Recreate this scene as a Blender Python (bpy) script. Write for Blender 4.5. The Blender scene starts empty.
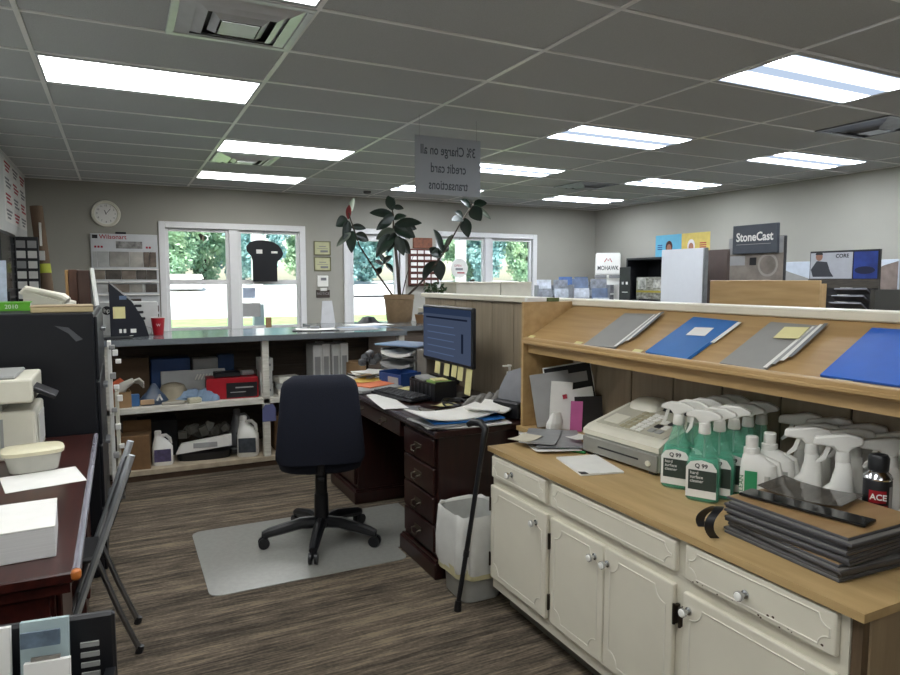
import bpy, bmesh, math, random
from mathutils import Matrix, Vector, Euler
R = math.radians
rnd = random.Random(7)
S = bpy.context.scene
C = S.collection
# ------------------------------------------------------------------ camera, sky, sun, exposure
cd = bpy.data.cameras.new('camera'); cam = bpy.data.objects.new('camera', cd); C.objects.link(cam)
cd.sensor_width = 36; cd.lens = 26.6; cd.clip_start = 0.02; cd.clip_end = 300
cam.location = (0, 0, 1.52); cam.rotation_euler = (R(90 - 4.9), 0, R(-26.4))
S.camera = cam
S.view_settings.view_transform = 'Standard'; S.view_settings.look = 'None'
S.view_settings.gamma = 1; S.view_settings.use_curve_mapping = False
S.view_settings.exposure = 1.2
w = bpy.data.worlds.new('sky'); S.world = w; w.use_nodes = True
wn = w.node_tree; bg = wn.nodes['Background']
sk = wn.nodes.new('ShaderNodeTexSky'); sk.sky_type = 'NISHITA'; sk.sun_disc = False
sk.sun_elevation = R(50); sk.sun_rotation = R(200); sk.air_density = 1.2
wn.links.new(sk.outputs[0], bg.inputs[0]); bg.inputs[1].default_value = 0.12
sl = bpy.data.lights.new('sun', 'SUN'); sl.energy = 5.5; sl.angle = R(0.6); sl.color = (1, .95, .86)
so = bpy.data.objects.new('sun', sl); C.objects.link(so); so.rotation_euler = (R(40), 0, R(-25)); so.location = (0, 0, 12)
PANEL = 7.0        # radiance of the ceiling troffers' tubes

# ------------------------------------------------------------------ materials
def lin(c):
    if isinstance(c, str):
        c = [int(c[i:i+2], 16) / 255 for i in (0, 2, 4)]
        c = [x / 12.92 if x <= .04045 else ((x + .055) / 1.055) ** 2.4 for x in c]
    return (*c, 1)
MATS = {}
def nodes(m):
    m.use_nodes = True; n = m.node_tree; return n, n.nodes['Principled BSDF']
def mat(name, col, rough=.5, metal=0, var=.06, scale=14, stretch=(1, 1, 1), col2=None, bump=0, spec=None, trans=0, detail=4, alpha=1):
    if name in MATS: return MATS[name]
    m = bpy.data.materials.new(name); n, p = nodes(m); c = lin(col)
    p.inputs['Roughness'].default_value = rough; p.inputs['Metallic'].default_value = metal
    if spec is not None: p.inputs['Specular IOR Level'].default_value = spec
    if trans: p.inputs['Transmission Weight'].default_value = trans
    p.inputs['Alpha'].default_value = alpha
    tc = n.nodes.new('ShaderNodeTexCoord'); mp = n.nodes.new('ShaderNodeMapping'); mp.inputs['Scale'].default_value = stretch
    nz = n.nodes.new('ShaderNodeTexNoise'); nz.inputs['Scale'].default_value = scale; nz.inputs['Detail'].default_value = detail
    n.links.new(tc.outputs['Object'], mp.inputs[0]); n.links.new(mp.outputs[0], nz.inputs['Vector'])
    rp = n.nodes.new('ShaderNodeValToRGB')
    a = [max(0, x * (1 - var)) for x in c[:3]]; b = [min(1, x * (1 + var)) for x in c[:3]]
    if col2 is not None: b = lin(col2)[:3]; a = c[:3]
    rp.color_ramp.elements[0].position = .32; rp.color_ramp.elements[1].position = .68
    rp.color_ramp.elements[0].color = (*a, 1); rp.color_ramp.elements[1].color = (*b, 1)
    n.links.new(nz.outputs['Fac'], rp.inputs[0]); n.links.new(rp.outputs[0], p.inputs['Base Color'])
    if bump:
        bp = n.nodes.new('ShaderNodeBump'); bp.inputs['Strength'].default_value = bump; bp.inputs['Distance'].default_value = .01
        n.links.new(nz.outputs['Fac'], bp.inputs['Height']); n.links.new(bp.outputs[0], p.inputs['Normal'])
    MATS[name] = m; return m
def emit(name, col, k):
    m = bpy.data.materials.new(name); m.use_nodes = True; n = m.node_tree
    n.nodes.clear(); o = n.nodes.new('ShaderNodeOutputMaterial'); e = n.nodes.new('ShaderNodeEmission')
    e.inputs[0].default_value = lin(col); e.inputs[1].default_value = k; n.links.new(e.outputs[0], o.inputs[0]); return m
def glassmat():
    m = bpy.data.materials.new('window_glass'); m.use_nodes = True; n = m.node_tree; n.nodes.clear()
    o = n.nodes.new('ShaderNodeOutputMaterial'); mx = n.nodes.new('ShaderNodeMixShader'); t = n.nodes.new('ShaderNodeBsdfTransparent')
    g = n.nodes.new('ShaderNodeBsdfGlossy'); g.inputs['Roughness'].default_value = .03; f = n.nodes.new('ShaderNodeFresnel'); f.inputs[0].default_value = 1.3
    t.inputs[0].default_value = (.93, .97, 1, 1)
    n.links.new(f.outputs[0], mx.inputs[0]); n.links.new(t.outputs[0], mx.inputs[1]); n.links.new(g.outputs[0], mx.inputs[2]); n.links.new(mx.outputs[0], o.inputs[0])
    return m
def carpetmat():
    m = bpy.data.materials.new('striped_carpet'); n, p = nodes(m); N = n.nodes.new; L = n.links.new
    p.inputs['Roughness'].default_value = .95; p.inputs['Specular IOR Level'].default_value = .1
    tc = N('ShaderNodeTexCoord')
    def nz(sc, det, str_):
        mp = N('ShaderNodeMapping'); mp.inputs['Scale'].default_value = str_; L(tc.outputs['Object'], mp.inputs[0])
        t = N('ShaderNodeTexNoise'); t.inputs['Scale'].default_value = sc; t.inputs['Detail'].default_value = det; L(mp.outputs[0], t.inputs['Vector']); return t
    a = nz(1, 3, (1.6, 24, 1)); b = nz(1, 4, (7, 90, 1)); c = nz(60, 2, (1, 1, 1)); d = nz(1, 2, (.35, 5, 1))
    def add(x, y, ky):
        q = N('ShaderNodeMath'); q.operation = 'MULTIPLY_ADD'; L(y, q.inputs[0]); q.inputs[1].default_value = ky; L(x, q.inputs[2]); return q.outputs[0]
    v = N('ShaderNodeMath'); v.operation = 'MULTIPLY'; L(a.outputs['Fac'], v.inputs[0]); v.inputs[1].default_value = .38
    s = add(add(add(v.outputs[0], b.outputs['Fac'], .45), c.outputs['Fac'], .14), d.outputs['Fac'], .28)
    rp = N('ShaderNodeValToRGB'); cr = rp.color_ramp
    cr.elements[0].position = .50; cr.elements[0].color = lin('3b352e'); cr.elements[1].position = .74; cr.elements[1].color = lin('817461')
    e = cr.elements.new(.58); e.color = lin('4f483f'); e = cr.elements.new(.66); e.color = lin('675d51')
    L(s, rp.inputs[0]); L(rp.outputs[0], p.inputs['Base Color'])
    bp = N('ShaderNodeBump'); bp.inputs['Strength'].default_value = .4; bp.inputs['Distance'].default_value = .004
    L(c.outputs['Fac'], bp.inputs['Height']); L(bp.outputs[0], p.inputs['Normal'])
    return m
def diffusermat(banded):
    # acrylic troffer lens with the two tubes showing as brighter bands (across local Y)
    m = bpy.data.materials.new('troffer_lens_banded' if banded else 'troffer_lens'); m.use_nodes = True; n = m.node_tree; n.nodes.clear(); N = n.nodes.new; L = n.links.new
    o = N('ShaderNodeOutputMaterial'); e = N('ShaderNodeEmission'); tc = N('ShaderNodeTexCoord'); sp = N('ShaderNodeSeparateXYZ')
    L(tc.outputs['Object'], sp.inputs[0]); ab = N('ShaderNodeMath'); ab.operation = 'ABSOLUTE'; L(sp.outputs['Y'], ab.inputs[0])
    sb = N('ShaderNodeMath'); sb.operation = 'SUBTRACT'; L(ab.outputs[0], sb.inputs[0]); sb.inputs[1].default_value = .15
    a2 = N('ShaderNodeMath'); a2.operation = 'ABSOLUTE'; L(sb.outputs[0], a2.inputs[0])
    rp = N('ShaderNodeValToRGB'); cr = rp.color_ramp; cr.elements[0].position = .02; cr.elements[0].color = (1.0, 1.06, 1.15, 1) if banded else (1, 1, .98, 1)
    cr.elements[1].position = .10 if banded else .14; cr.elements[1].color = (.016, .0195, .025, 1) if banded else (.5, .52, .54, 1)
    L(a2.outputs[0], rp.inputs[0]); L(rp.outputs[0], e.inputs[0]); e.inputs[1].default_value = PANEL * (2.1 if banded else 1); L(e.outputs[0], o.inputs[0]); return m

WALL = mat('grey_wall_paint', '9b9990', .85, var=.02, scale=3)
WALLL = mat('pale_wall_paint', 'd3d4d2', .85, var=.02, scale=3)
TILE = mat('ceiling_tile', 'b4b7b8', .95, var=.07, scale=180, bump=.15, spec=.1)
GRID = mat('ceiling_grid_metal', 'e2e2e0', .3, var=.02)
WHITE = mat('white_trim_paint', 'dcdcdc', .4, var=.02)
GLASS = glassmat()
CARPET = carpetmat()
LENS = diffusermat(False); LENSB = diffusermat(True)
CAB = mat('cream_cabinet_paint', 'd8d3c2', .42, var=.03, scale=5)
KNOBW = mat('white_porcelain', 'f0efe9', .15, var=.01)
CHROME = mat('chrome', 'c9ccd0', .15, 1, var=.03)
STEEL = mat('brushed_steel', '8f9296', .35, 1, var=.08)
ALU = mat('silver_vent', 'd2d5d8', .3, .6, var=.04)
MAPLE = mat('maple_veneer', 'a58558', .42, col2='b49567', scale=3, stretch=(14, 1, 14), detail=6)
MAPLE2 = mat('maple_laminate', 'aa8b5c', .42, col2='bb9c6d', scale=2.5, stretch=(10, 1.2, 10), detail=6)
LWOOD = mat('worktop_plywood', 'aa8e60', .4, col2='c0a475', scale=3, stretch=(8, 1, 8), detail=6)
PLANK = mat('partition_panelling', '8b7d68', .55, col2='9a8c76', scale=3, stretch=(12, 12, 1), detail=5)
CAPM = mat('partition_cap_laminate', 'd9d2c0', .4, var=.03)
GROOVE = mat('groove_dark', '3d352b', .8, var=.1)
MAHOG = mat('mahogany', '2a100d', .28, col2='3f1a15', scale=4, stretch=(10, 1, 10), detail=6)
MAHOGD = mat('dark_cherry', '1f0e0c', .3, col2='2e1512', scale=4, stretch=(10, 10, 1), detail=6)
BLACK = mat('black_plastic', '15161a', .4, var=.1)
BLACKM = mat('black_metal', '0d0f15', .42, var=.05, spec=.4)
NAVY = mat('navy_fabric', '070e20', .85, var=.2, scale=160, bump=.2)
GREYP = mat('grey_plastic', '9a9b98', .45, var=.04)
BEIGEP = mat('beige_plastic', 'b9b5a2', .45, var=.03)
CREAMP = mat('cream_plastic', 'd5d2c2', .4, var=.03)
WHITEP = mat('white_plastic', 'e3e2dc', .3, var=.02)
PAPER = mat('white_paper', 'e2e1dc', .8, var=.03)
PAPERG = mat('grey_paper', '9c9c9b', .8, var=.04)
FGREY = mat('grey_card', '8e8d89', .6, var=.03)
FBLUE = mat('blue_card', '2468ad', .45, var=.05)
FBLUE2 = mat('bright_blue_card', '1f5fc0', .45, var=.05)
CARDB = mat('cardboard', '8f7250', .85, var=.08, scale=30)
CARDB2 = mat('dark_cardboard', '6f5335', .85, var=.08, scale=30)
WBOARD = mat('worn_white_board', 'bdb9ad', .5, col2='d6d3c8', scale=9, stretch=(1, 6, 6))
OLDW = mat('old_plank', '4a4038', .75, col2='5d5145', scale=4, stretch=(1, 1, 14))
RED = mat('red_plastic', '9c1220', .4, var=.06)
BLUE = mat('blue_plastic', '1d3f7c', .45, var=.08)
ORANGE = mat('orange_paper', 'd9764a', .7, var=.04)
YELLOW = mat('yellow_paper', 'dcb85c', .7, var=.04)
NOTE = mat('pale_yellow_note', 'd8d096', .75, var=.04)
INK = mat('black_ink', '1b1b1d', .7, var=.02)
INKG = mat('grey_ink', '77787a', .7, var=.02)
INKR = mat('red_ink', 'a3283a', .7, var=.04)
LEAF = mat('rubber_leaf', '101c15', .3, col2='1d2c21', scale=9)
STEM = mat('plant_stem', '3a3025', .7, var=.15)
TERRA = mat('tan_planter', '7d674b', .7, var=.1, scale=30)

# ------------------------------------------------------------------ mesh helpers
class MB:
    def __init__(s): s.bm = bmesh.new(); s.M = Matrix.Identity(4)
    def _app(s, vs, M):
        for v in vs: v.co = s.M @ (M @ v.co)
    def box(s, c, d, bev=0, rot=None, seg=1):
        t = bmesh.new(); bmesh.ops.create_cube(t, size=1)
        for v in t.verts: v.co = Vector((v.co.x * d[0], v.co.y * d[1], v.co.z * d[2]))
        if bev: bmesh.ops.bevel(t, geom=list(t.edges), offset=min(bev, min(d) * .45), segments=seg, affect='EDGES', profile=.5)
        M = Matrix.Translation(c)
        if rot: M = M @ Euler(rot).to_matrix().to_4x4()
        return s.merge(t, M)
    def bx(s, x0, x1, y0, y1, z0, z1, bev=0, seg=1):
        return s.box(((x0 + x1) / 2, (y0 + y1) / 2, (z0 + z1) / 2), (abs(x1 - x0), abs(y1 - y0), abs(z1 - z0)), bev, None, seg)
    def merge(s, t, M):
        mp = {}
        for v in t.verts: mp[v] = s.bm.verts.new(s.M @ (M @ v.co))
        for f in t.faces:
            try: s.bm.faces.new([mp[v] for v in f.verts])
            except ValueError: pass
        t.free(); return s
    def rings(s, rs, cap=True, close=True):
        vr = [[s.bm.verts.new(s.M @ Vector(p)) for p in r] for r in rs]
        n = len(vr[0])
        for a, b in zip(vr, vr[1:]):
            for i in range(n if close else n - 1):
                j = (i + 1) % n
                s.bm.faces.new((a[i], a[j], b[j], b[i]))
        if cap: s.bm.faces.new(vr[0][::-1]); s.bm.faces.new(vr[-1])
        return s
    def lathe(s, prof, c=(0, 0, 0), n=20, cap=True):
        return s.rings([[(c[0] + r * math.cos(2 * math.pi * i / n), c[1] + r * math.sin(2 * math.pi * i / n), c[2] + z) for i in range(n)] for r, z in prof], cap)
    def tube(s, pts, r, n=8):
        P = [Vector(p) for p in pts]; rr = r if isinstance(r, (list, tuple)) else [r] * len(P); rs = []; up = None
        for i, p in enumerate(P):
            d = (P[min(i + 1, len(P) - 1)] - P[max(i - 1, 0)]).normalized()
            if up is None: up = Vector((0, 0, 1)) if abs(d.z) < .9 else Vector((1, 0, 0))
            a = d.cross(up); a = a.normalized() if a.length > 1e-5 else d.orthogonal().normalized(); b = a.cross(d).normalized(); up = b
            rs.append([p + (a * math.cos(2 * math.pi * k / n) + b * math.sin(2 * math.pi * k / n)) * rr[i] for k in range(n)])
        return s.rings(rs)
    def cyl(s, p0, p1, r0, r1=None, n=16): return s.tube([p0, p1], [r0, r0 if r1 is None else r1], n)
    def loft(s, secs, n=20, e=3.0):
        # secs: (z, width x, depth y, offset x, offset y) super-ellipse sections
        rs = []
        for q in secs:
            z, a, b = q[:3]; ox = q[3] if len(q) > 3 else 0; oy = q[4] if len(q) > 4 else 0; r = []
            for i in range(n):
                t = 2 * math.pi * (i + .5) / n; ct, st = math.cos(t), math.sin(t)
                r.append((ox + a / 2 * math.copysign(abs(ct) ** (2 / e), ct), oy + b / 2 * math.copysign(abs(st) ** (2 / e), st), z))
            rs.append(r)
        return s.rings(rs)
    def prism(s, poly, t, axis='y', off=0):
        # polygon of (u,v) extruded by t along an axis: y -> (u,off,v), x -> (off,u,v), z -> (u,v,off)
        f = {'y': lambda u, v, w: (u, w, v), 'x': lambda u, v, w: (w, u, v), 'z': lambda u, v, w: (u, v, w)}[axis]
        return s.rings([[f(u, v, off) for u, v in poly], [f(u, v, off + t) for u, v in poly]])
    def sheet(s, w, h, c, rz=0, t=.0008, curl=0, n=6, tilt=(0, 0)):
        # slightly wavy sheet of paper lying flat
        rs = []; M = Matrix.Translation(c) @ Matrix.Rotation(rz, 4, 'Z') @ Euler((tilt[0], tilt[1], 0)).to_matrix().to_4x4()
        for i in range(n + 1):
            u = i / n; z = curl * (abs(2 * u - 1) ** 2.2)
            x = (u - .5) * w
            rs.append([M @ Vector(p) for p in ((x, -h / 2, z), (x, h / 2, z), (x, h / 2, z + t), (x, -h / 2, z + t))])
        return s.rings(rs)
    def build(s, name, m, parent=None, smooth=False, loc=None, ang=35):
        bmesh.ops.recalc_face_normals(s.bm, faces=s.bm.faces)
        me = bpy.data.meshes.new(name); s.bm.to_mesh(me); s.bm.free(); me.materials.append(m)
        if smooth:
            me.polygons.foreach_set('use_smooth', [True] * len(me.polygons)); me.set_sharp_from_angle(angle=R(ang))
        o = bpy.data.objects.new(name, me); C.objects.link(o)
        if parent: o.parent = parent
        if loc: o.location = loc
        return o
def tag(o, label, cat, group=None, kind=None):
    o['label'] = label; o['category'] = cat
    if group: o['group'] = group
    if kind: o['kind'] = kind
    return o
def thing(name, label, cat, loc=(0, 0, 0), rz=0, group=None):
    o = bpy.data.objects.new(name, None); C.objects.link(o); o.location = loc; o.rotation_euler = (0, 0, rz); o.empty_display_size = .05
    return tag(o, label, cat, group)
def solo(name, mb, m, label, cat, loc=(0, 0, 0), rz=0, group=None, smooth=False, rot=None):
    o = mb.build(name, m, None, smooth); o.location = loc; o.rotation_euler = rot if rot else (0, 0, rz)
    return tag(o, label, cat, group)
def struct(name, mb, m, parent=None, smooth=False):
    o = mb.build(name, m, parent, smooth)
    if not parent: o['kind'] = 'structure'
    return o
def dup(root, loc, rz=None, label=None):
    r = root.copy(); C.objects.link(r); r.location = loc
    if rz is not None: r.rotation_euler = (0, 0, rz)
    if label: r['label'] = label
    for ch in list(root.children):
        c = ch.copy(); C.objects.link(c); c.parent = r
        for g in list(ch.children):
            d = g.copy(); C.objects.link(d); d.parent = c
    return r
FACE = {'-y': (R(90), 0, 0), '-x': (R(90), 0, R(-90)), '+x': (R(90), 0, R(90)), 'up': (0, 0, 0), 'upx': (0, 0, R(-90))}
def text(parent, s, size, pos, face, m, mirror=False, name='lettering', rot=None, bold=0, align='CENTER', sx=1, space=1):
    cu = bpy.data.curves.new(name, 'FONT'); cu.body = s; cu.size = size; cu.align_x = align; cu.align_y = 'CENTER'; cu.extrude = .0004
    cu.offset = bold; cu.resolution_u = 3; cu.space_line = space
    t = bpy.data.objects.new('tmp', cu); C.objects.link(t)
    me = bpy.data.meshes.new_from_object(t); bpy.data.objects.remove(t); me.name = name
    me.materials.clear(); me.materials.append(m)
    if mirror or sx != 1: me.transform(Matrix.Diagonal((-sx if mirror else sx, 1, 1, 1)))
    o = bpy.data.objects.new(name, me); C.objects.link(o); o.parent = parent; o.location = pos
    o.rotation_euler = rot if rot else FACE[face]; return o
# ------------------------------------------------------------------ the setting
X0, X1, Y0, Y1, H = -.955, 7.5, -2.6, 9.4, 2.74
struct('floor', MB().bx(X0 - .15, X1 + .15, Y0 - .15, Y1 + .15, -.12, 0), CARPET)
struct('ceiling', MB().bx(X0 - .15, X1 + .15, Y0 - .15, Y1 + .15, H, H + .2), TILE)
struct('wall_left', MB().bx(X0 - .15, X0, Y0, Y1, 0, H), WALLL)
struct('wall_right', MB().bx(X1, X1 + .15, Y0, Y1, 0, H), WALL)
struct('wall_front', MB().bx(X0 - .15, X1 + .15, Y0 - .15, Y0, 0, H), WALL)
wb = MB(); WT = .14
for a, b, c, d in ((X0 - .15, .56, 0, H), (2.3, 3.02, 0, H), (3.82, 4.5, 0, H), (6.2, X1 + .15, 0, H), (.56, 2.3, 0, .86), (4.5, 6.2, 0, .9),
                   (.56, 2.3, 2.2, H), (3.02, 3.82, 2.2, H), (4.5, 6.2, 2.2, H)):
    wb.bx(a, b, Y1, Y1 + WT, c, d)
struct('wall_back', wb, WALL)
GX = [.85 + 1.219 * k for k in range(-1, 6)]; GY = [.61 * k for k in range(-4, 16)]
g = MB()
for x in GX: g.bx(x - .012, x + .012, Y0, Y1, H - .006, H)
for y in GY: g.bx(X0, X1, y - .012, y + .012, H - .005, H)
g.bx(X0, X0 + .02, Y0, Y1, H - .008, H); g.bx(X0, X1, Y1 - .02, Y1, H - .008, H); g.bx(X1 - .02, X1, Y0, Y1, H - .008, H)
struct('trim_1', g, GRID)
struct('baseboard_back', MB().bx(X0, 3.0, Y1 - .015, Y1, 0, .1).bx(3.84, X1, Y1 - .015, Y1, 0, .1), BLACK)
struct('baseboard_right', MB().bx(X1 - .015, X1, Y0, Y1 - .015, 0, .1), BLACK)
struct('baseboard_left', MB().bx(X0, X0 + .015, Y0, Y1 - .015, 0, .1), BLACK)

def window(name, x0, x1, z0, z1, mull, rail):
    f = MB(); k = .08; y = Y1
    for a, b, c, d in ((x0 - k, x0, z0 - k, z1 + k), (x1, x1 + k, z0 - k, z1 + k), (x0, x1, z1, z1 + k), (x0, x1, z0 - k, z0)): f.bx(a, b, y - .025, y + .1, c, d, .004)
    f.bx(x0 - k - .03, x1 + k + .03, y - .06, y + .02, z0 - .03, z0, .006)
    fr = struct(name, f, WHITE); 
    m = MB().bx(mull - .06, mull + .06, y - .005, y + .1, z0, z1, .004); m.build('mullion', WHITE, fr)
    for a, b in ((x0, mull - .06), (mull + .06, x1)):
        s = MB(); q = .04
        for c, d, e, h in ((a, a + q, z0, z1), (b - q, b, z0, z1), (a + q, b - q, z1 - q, z1), (a + q, b - q, z0, z0 + q)): s.bx(c, d, y + .03, y + .08, e, h, .003)
        if rail: s.bx(a + q, b - q, y + .02, y + .08, rail - .03, rail + .03, .003)
        s.build('sash', WHITE, fr)
        MB().bx(a + q, b - q, y + .052, y + .058, z0 + q, z1 - q).build('pane', GLASS, fr)
window('window_1', .56, 2.3, .86, 2.2, 1.41, 1.5)
window('window_2', 4.5, 6.2, .9, 2.2, 5.36, None)
f = MB()
for a, b, c, d in ((2.94, 3.02, 0, 2.28), (3.82, 3.9, 0, 2.28), (3.02, 3.82, 2.2, 2.28)): f.bx(a, b, Y1 - .025, Y1 + .1, c, d, .004)
d = struct('door_1', f, WHITE)
s = MB()
for a, b, c, e in ((3.02, 3.1, 0.01, 2.2), (3.74, 3.82, 0.01, 2.2), (3.1, 3.74, 2.1, 2.2), (3.1, 3.74, 0.01, .25)): s.bx(a, b, Y1 + .03, Y1 + .075, c, e, .004)
s.build('door_frame', WHITE, d); MB().bx(3.1, 3.74, Y1 + .05, Y1 + .056, .25, 2.1).build('pane', GLASS, d)
MB().bx(3.1, 3.74, Y1 - .02, Y1 + .01, 1.27, 1.3, .004).bx(3.1, 3.13, Y1, Y1 + .03, 1.27, 1.3).bx(3.71, 3.74, Y1, Y1 + .03, 1.27, 1.3).build('push_bar', STEEL, d)

# ------------------------------------------------------------------ ceiling lights and vents
def light_proto():
    t = thing('ceiling_light', '', 'ceiling light', (0, 0, 0), 0, 'recessed ceiling light panels')
    f = MB(); a, b = .597, .293; p_, q_ = .585, .262
    for c in ((-a, a, -b, -q_), (-a, a, q_, b), (-a, -p_, -q_, q_), (p_, a, -q_, q_)): f.bx(*c, -.008, 0)
    f.build('frame', TILE, t); MB().bx(-p_, p_, -q_, q_, -.007, -.004).build('diffuser', LENS, t)
    return t
spots = [(0, 7, 'bright light panel nearest the left wall, beside the big square vent'), (1, 10, 'light panel just in front of the small silver vent at left'),
         (1, 13, 'light panel behind the small silver vent, closest to the wide window'), (3, 13, 'light panel half hidden behind the hanging paper sign'),
         (3, 10, 'light panel just to the right of the hanging paper sign'), (3, 7, 'light panel in the middle of the ceiling, beyond the large right-hand one'),
         (3, 4, 'largest light panel, at the upper right of the photo'), (5, 7, 'light panel nearest the right wall, beyond the dark vent'),
         (5, 10, 'light panel over the posters on the right wall'), (5, 13, 'light panel over the far right corner of the room'),
         (0, 4, 'light panel just above the photo, touching the big square vent'), (5, 4, 'light panel out of the photo at right, level with the largest one'), (0, 1, 'light panel above and left of the camera'), (3, 1, 'light panel above the near end of the worktop'), (5, 1, 'light panel beyond the near end of the partition'),
         (0, -2, 'light panel behind the camera at left'), (3, -2, 'light panel behind the camera over the partition'), (5, -2, 'light panel behind the camera at the right wall')]
lp = light_proto(); lensb = lp.children[-1].data if lp.children[-1].name.startswith('diffuser') else lp.children[0].data
lensb = lensb.copy(); lensb.materials.clear(); lensb.materials.append(LENSB)
for i, (cx, cy, lab) in enumerate(spots):
    p = (GX[cx] + .6095, GY[4 + cy] + .305, H)
    o = lp if i == 0 else dup(lp, p)
    o.location = p; o['label'] = lab
    if cx >= 3:
        for c in o.children:
            if c.name.startswith('diffuser'): c.data = lensb
def vent(x, y, s, lab, m):
    t = thing('ceiling_vent', lab, 'vent', (x, y, H))
    f = MB(); a = s / 2
    for c in ((-a, a, -a, -a + .035), (-a, a, a - .035, a), (-a, -a + .035, -a + .035, a - .035), (a - .035, a, -a + .035, a - .035)): f.bx(*c, -.012, 0, .003)
    f.build('frame', m, t)
    MB().bx(-a + .035, a - .035, -a + .035, a - .035, -.003, -.001).build('duct_back', BLACK, t)
    for k, (r, z) in enumerate(((.9, -.004), (.68, -.012), (.42, -.02))):
        q = MB(); h = a * r; i = h * .74
        q.rings([[(-h, -h, z), (h, -h, z), (h, h, z), (-h, h, z)], [(-i, -i, z - .022), (i, -i, z - .022), (i, i, z - .022), (-i, i, z - .022)],
                 [(-i, -i, z - .019), (i, -i, z - .019), (i, i, z - .019), (-i, i, z - .019)], [(-h, -h, z + .003), (h, -h, z + .003), (h, h, z + .003), (-h, h, z + .003)]], cap=False)
        q.build('louvre', m, t)
    MB().bx(-a * .28, a * .28, -a * .28, a * .28, -.046, -.042).build('centre_plate', m, t)
vent(.55, 3.355, .6, 'large square silver ceiling vent at the top edge of the photo', ALU)
vent(1.18, 7.015, .6, 'silver ceiling vent between two light panels at left', ALU)
vent(5.44, 3.355, .6, 'dark grey ceiling vent at the right edge of the photo', STEEL)
vent(5.44, 7.015, .6, 'small dark ceiling vent near the far right light panels', STEEL)
solo('smoke_detector', MB().lathe([(.05, 0), (.055, -.012), (.045, -.03), (.02, -.035)], n=20), mat('detector_grey', '5a5a58', .6), 'small round detector on the ceiling left of the hanging sign', 'smoke detector', (3.1, 8.8, H), smooth=True)

# ------------------------------------------------------------------ outdoors
struct('ground', MB().bx(-40, 60, Y1 + WT, 90, -.3, -.15), mat('mown_grass', '84a05c', .9, col2='a0b878', scale=2))
struct('pavement', MB().prism([(31, -.16), (31, -.13), (40, 1.2), (60, 1.5), (60, -.16)], 100, 'x', -40), mat('pale_concrete', 'd9d6cf', .9, var=.04, scale=1))
pp = thing('porch_post', 'white porch post outside the left window behind the black cutout', 'post', (2.0, 11.0, -.12))
MB().bx(-.08, .08, -.08, .08, 0, 2.95, .008).build('shaft', WHITE, pp); MB().bx(-.11, .11, -.11, .11, 0, .18, .01).build('base', WHITE, pp)
dup(pp, (5.68, 11.0, -.12), label='white porch post outside the right window beside the round sticker')
def tree_mesh(seed, w, h):
    r = random.Random(seed); b = MB()
    for k in range(85):
        a = r.uniform(0, 2 * math.pi); u = r.uniform(-1, 1); q = math.sqrt(1 - u * u) * r.uniform(.55, 1)
        c = Vector((math.cos(a) * q * w, math.sin(a) * q * w, h * .5 + u * h * .46)); cr = r.uniform(.45, .85)
        for i in range(120):
            d = Vector((r.gauss(0, 1), r.gauss(0, 1), r.gauss(0, .8))).normalized() * cr * r.uniform(.35, 1)
            p = c + d; n = Vector((r.gauss(0, 1), r.gauss(0, 1), r.gauss(0, 1))).normalized(); t = n.orthogonal().normalized(); s_ = r.uniform(.11, .22); v = n.cross(t) * .6
            b.bm.faces.new([b.bm.verts.new(x) for x in (p - t * s_, p - v * s_, p + t * s_, p + v * s_)])
    me = bpy.data.meshes.new('crown'); b.bm.to_mesh(me); b.bm.free(); return me
crowns = [tree_mesh(11 + k, 1.75, 9.5) for k in range(3)]
tms = [mat('haze_pale_green_foliage', '98bba0', .7, col2='c3d8b4', scale=.6), mat('haze_blue_foliage', '86b0b4', .7, col2='aeccc4', scale=.6), mat('haze_pale_yellow_green_foliage', 'b0c890', .7, col2='cbdaac', scale=.6)]  # leaf colours are paled and blued to stand in for outdoor haze
for m_ in tms:
    bs = m_.node_tree.nodes['Principled BSDF']; bs.inputs['Specular IOR Level'].default_value = .2; nt_ = m_.node_tree
    tr_ = nt_.nodes.new('ShaderNodeBsdfTranslucent'); mx_ = nt_.nodes.new('ShaderNodeMixShader'); mx_.inputs[0].default_value = .4
    nt_.links.new(bs.inputs['Base Color'].links[0].from_socket, tr_.inputs[0]); nt_.links.new(bs.outputs[0], mx_.inputs[1]); nt_.links.new(tr_.outputs[0], mx_.inputs[2]); nt_.links.new(mx_.outputs[0], nt_.nodes['Material Output'].inputs[0])
BARK = mat('bark', '4a4038', .9, var=.2)
tl = [('haze-pale green tree behind the small white building, in the left pane of the left window', 2.6, 43, 0), ('haze-blue tree in the left pane of the left window beside its centre bar', 8.0, 43, 1), ('tree behind the black cutout in the left window', 13.4, 43, 1),
      ('haze-blue tree seen through the glass door on the left', 18.0, 43, 1), ('tree seen through the glass door at its right side', 24.2, 43, 1), ('haze-pale green tree seen left of the round sticker in the right window', 28.0, 43, 0), ('yellowish tree in the right pane of the right window', 35.0, 43, 2),
      ('rear tree at the left edge of the left window', -0.1, 48.8, 1), ('rear tree filling the gap in the left pane of the left window', 5.3, 48.8, 0), ('rear tree left of the black cutout', 1-0.1, 48.8, 1), ('rear tree right of the black cutout', 15.3, 48.8, 1), ('rear tree seen above the glass door bar', 2-0.1, 48.8, 1), ('rear tree behind the card rack', 25.3, 48.8, 0), ('rear tree behind the round sticker', 3-0.1, 48.8, 1), ('rear tree at the right edge of the right window', 35.3, 48.8, 2), ('tree at the far right beyond the right window', 38.0, 43, 0)] + [('tall tree in the farthest row, %s' % q, 3.4 + 5.3 * k, 55.5, k % 2) for k, q in enumerate(('behind the left end of the left window', 'behind the centre bar of the left window', 'behind the black cutout', 'right of the left window', 'behind the glass door', 'behind the card rack', 'behind the round sticker', 'behind the right window bar'))]
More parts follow.
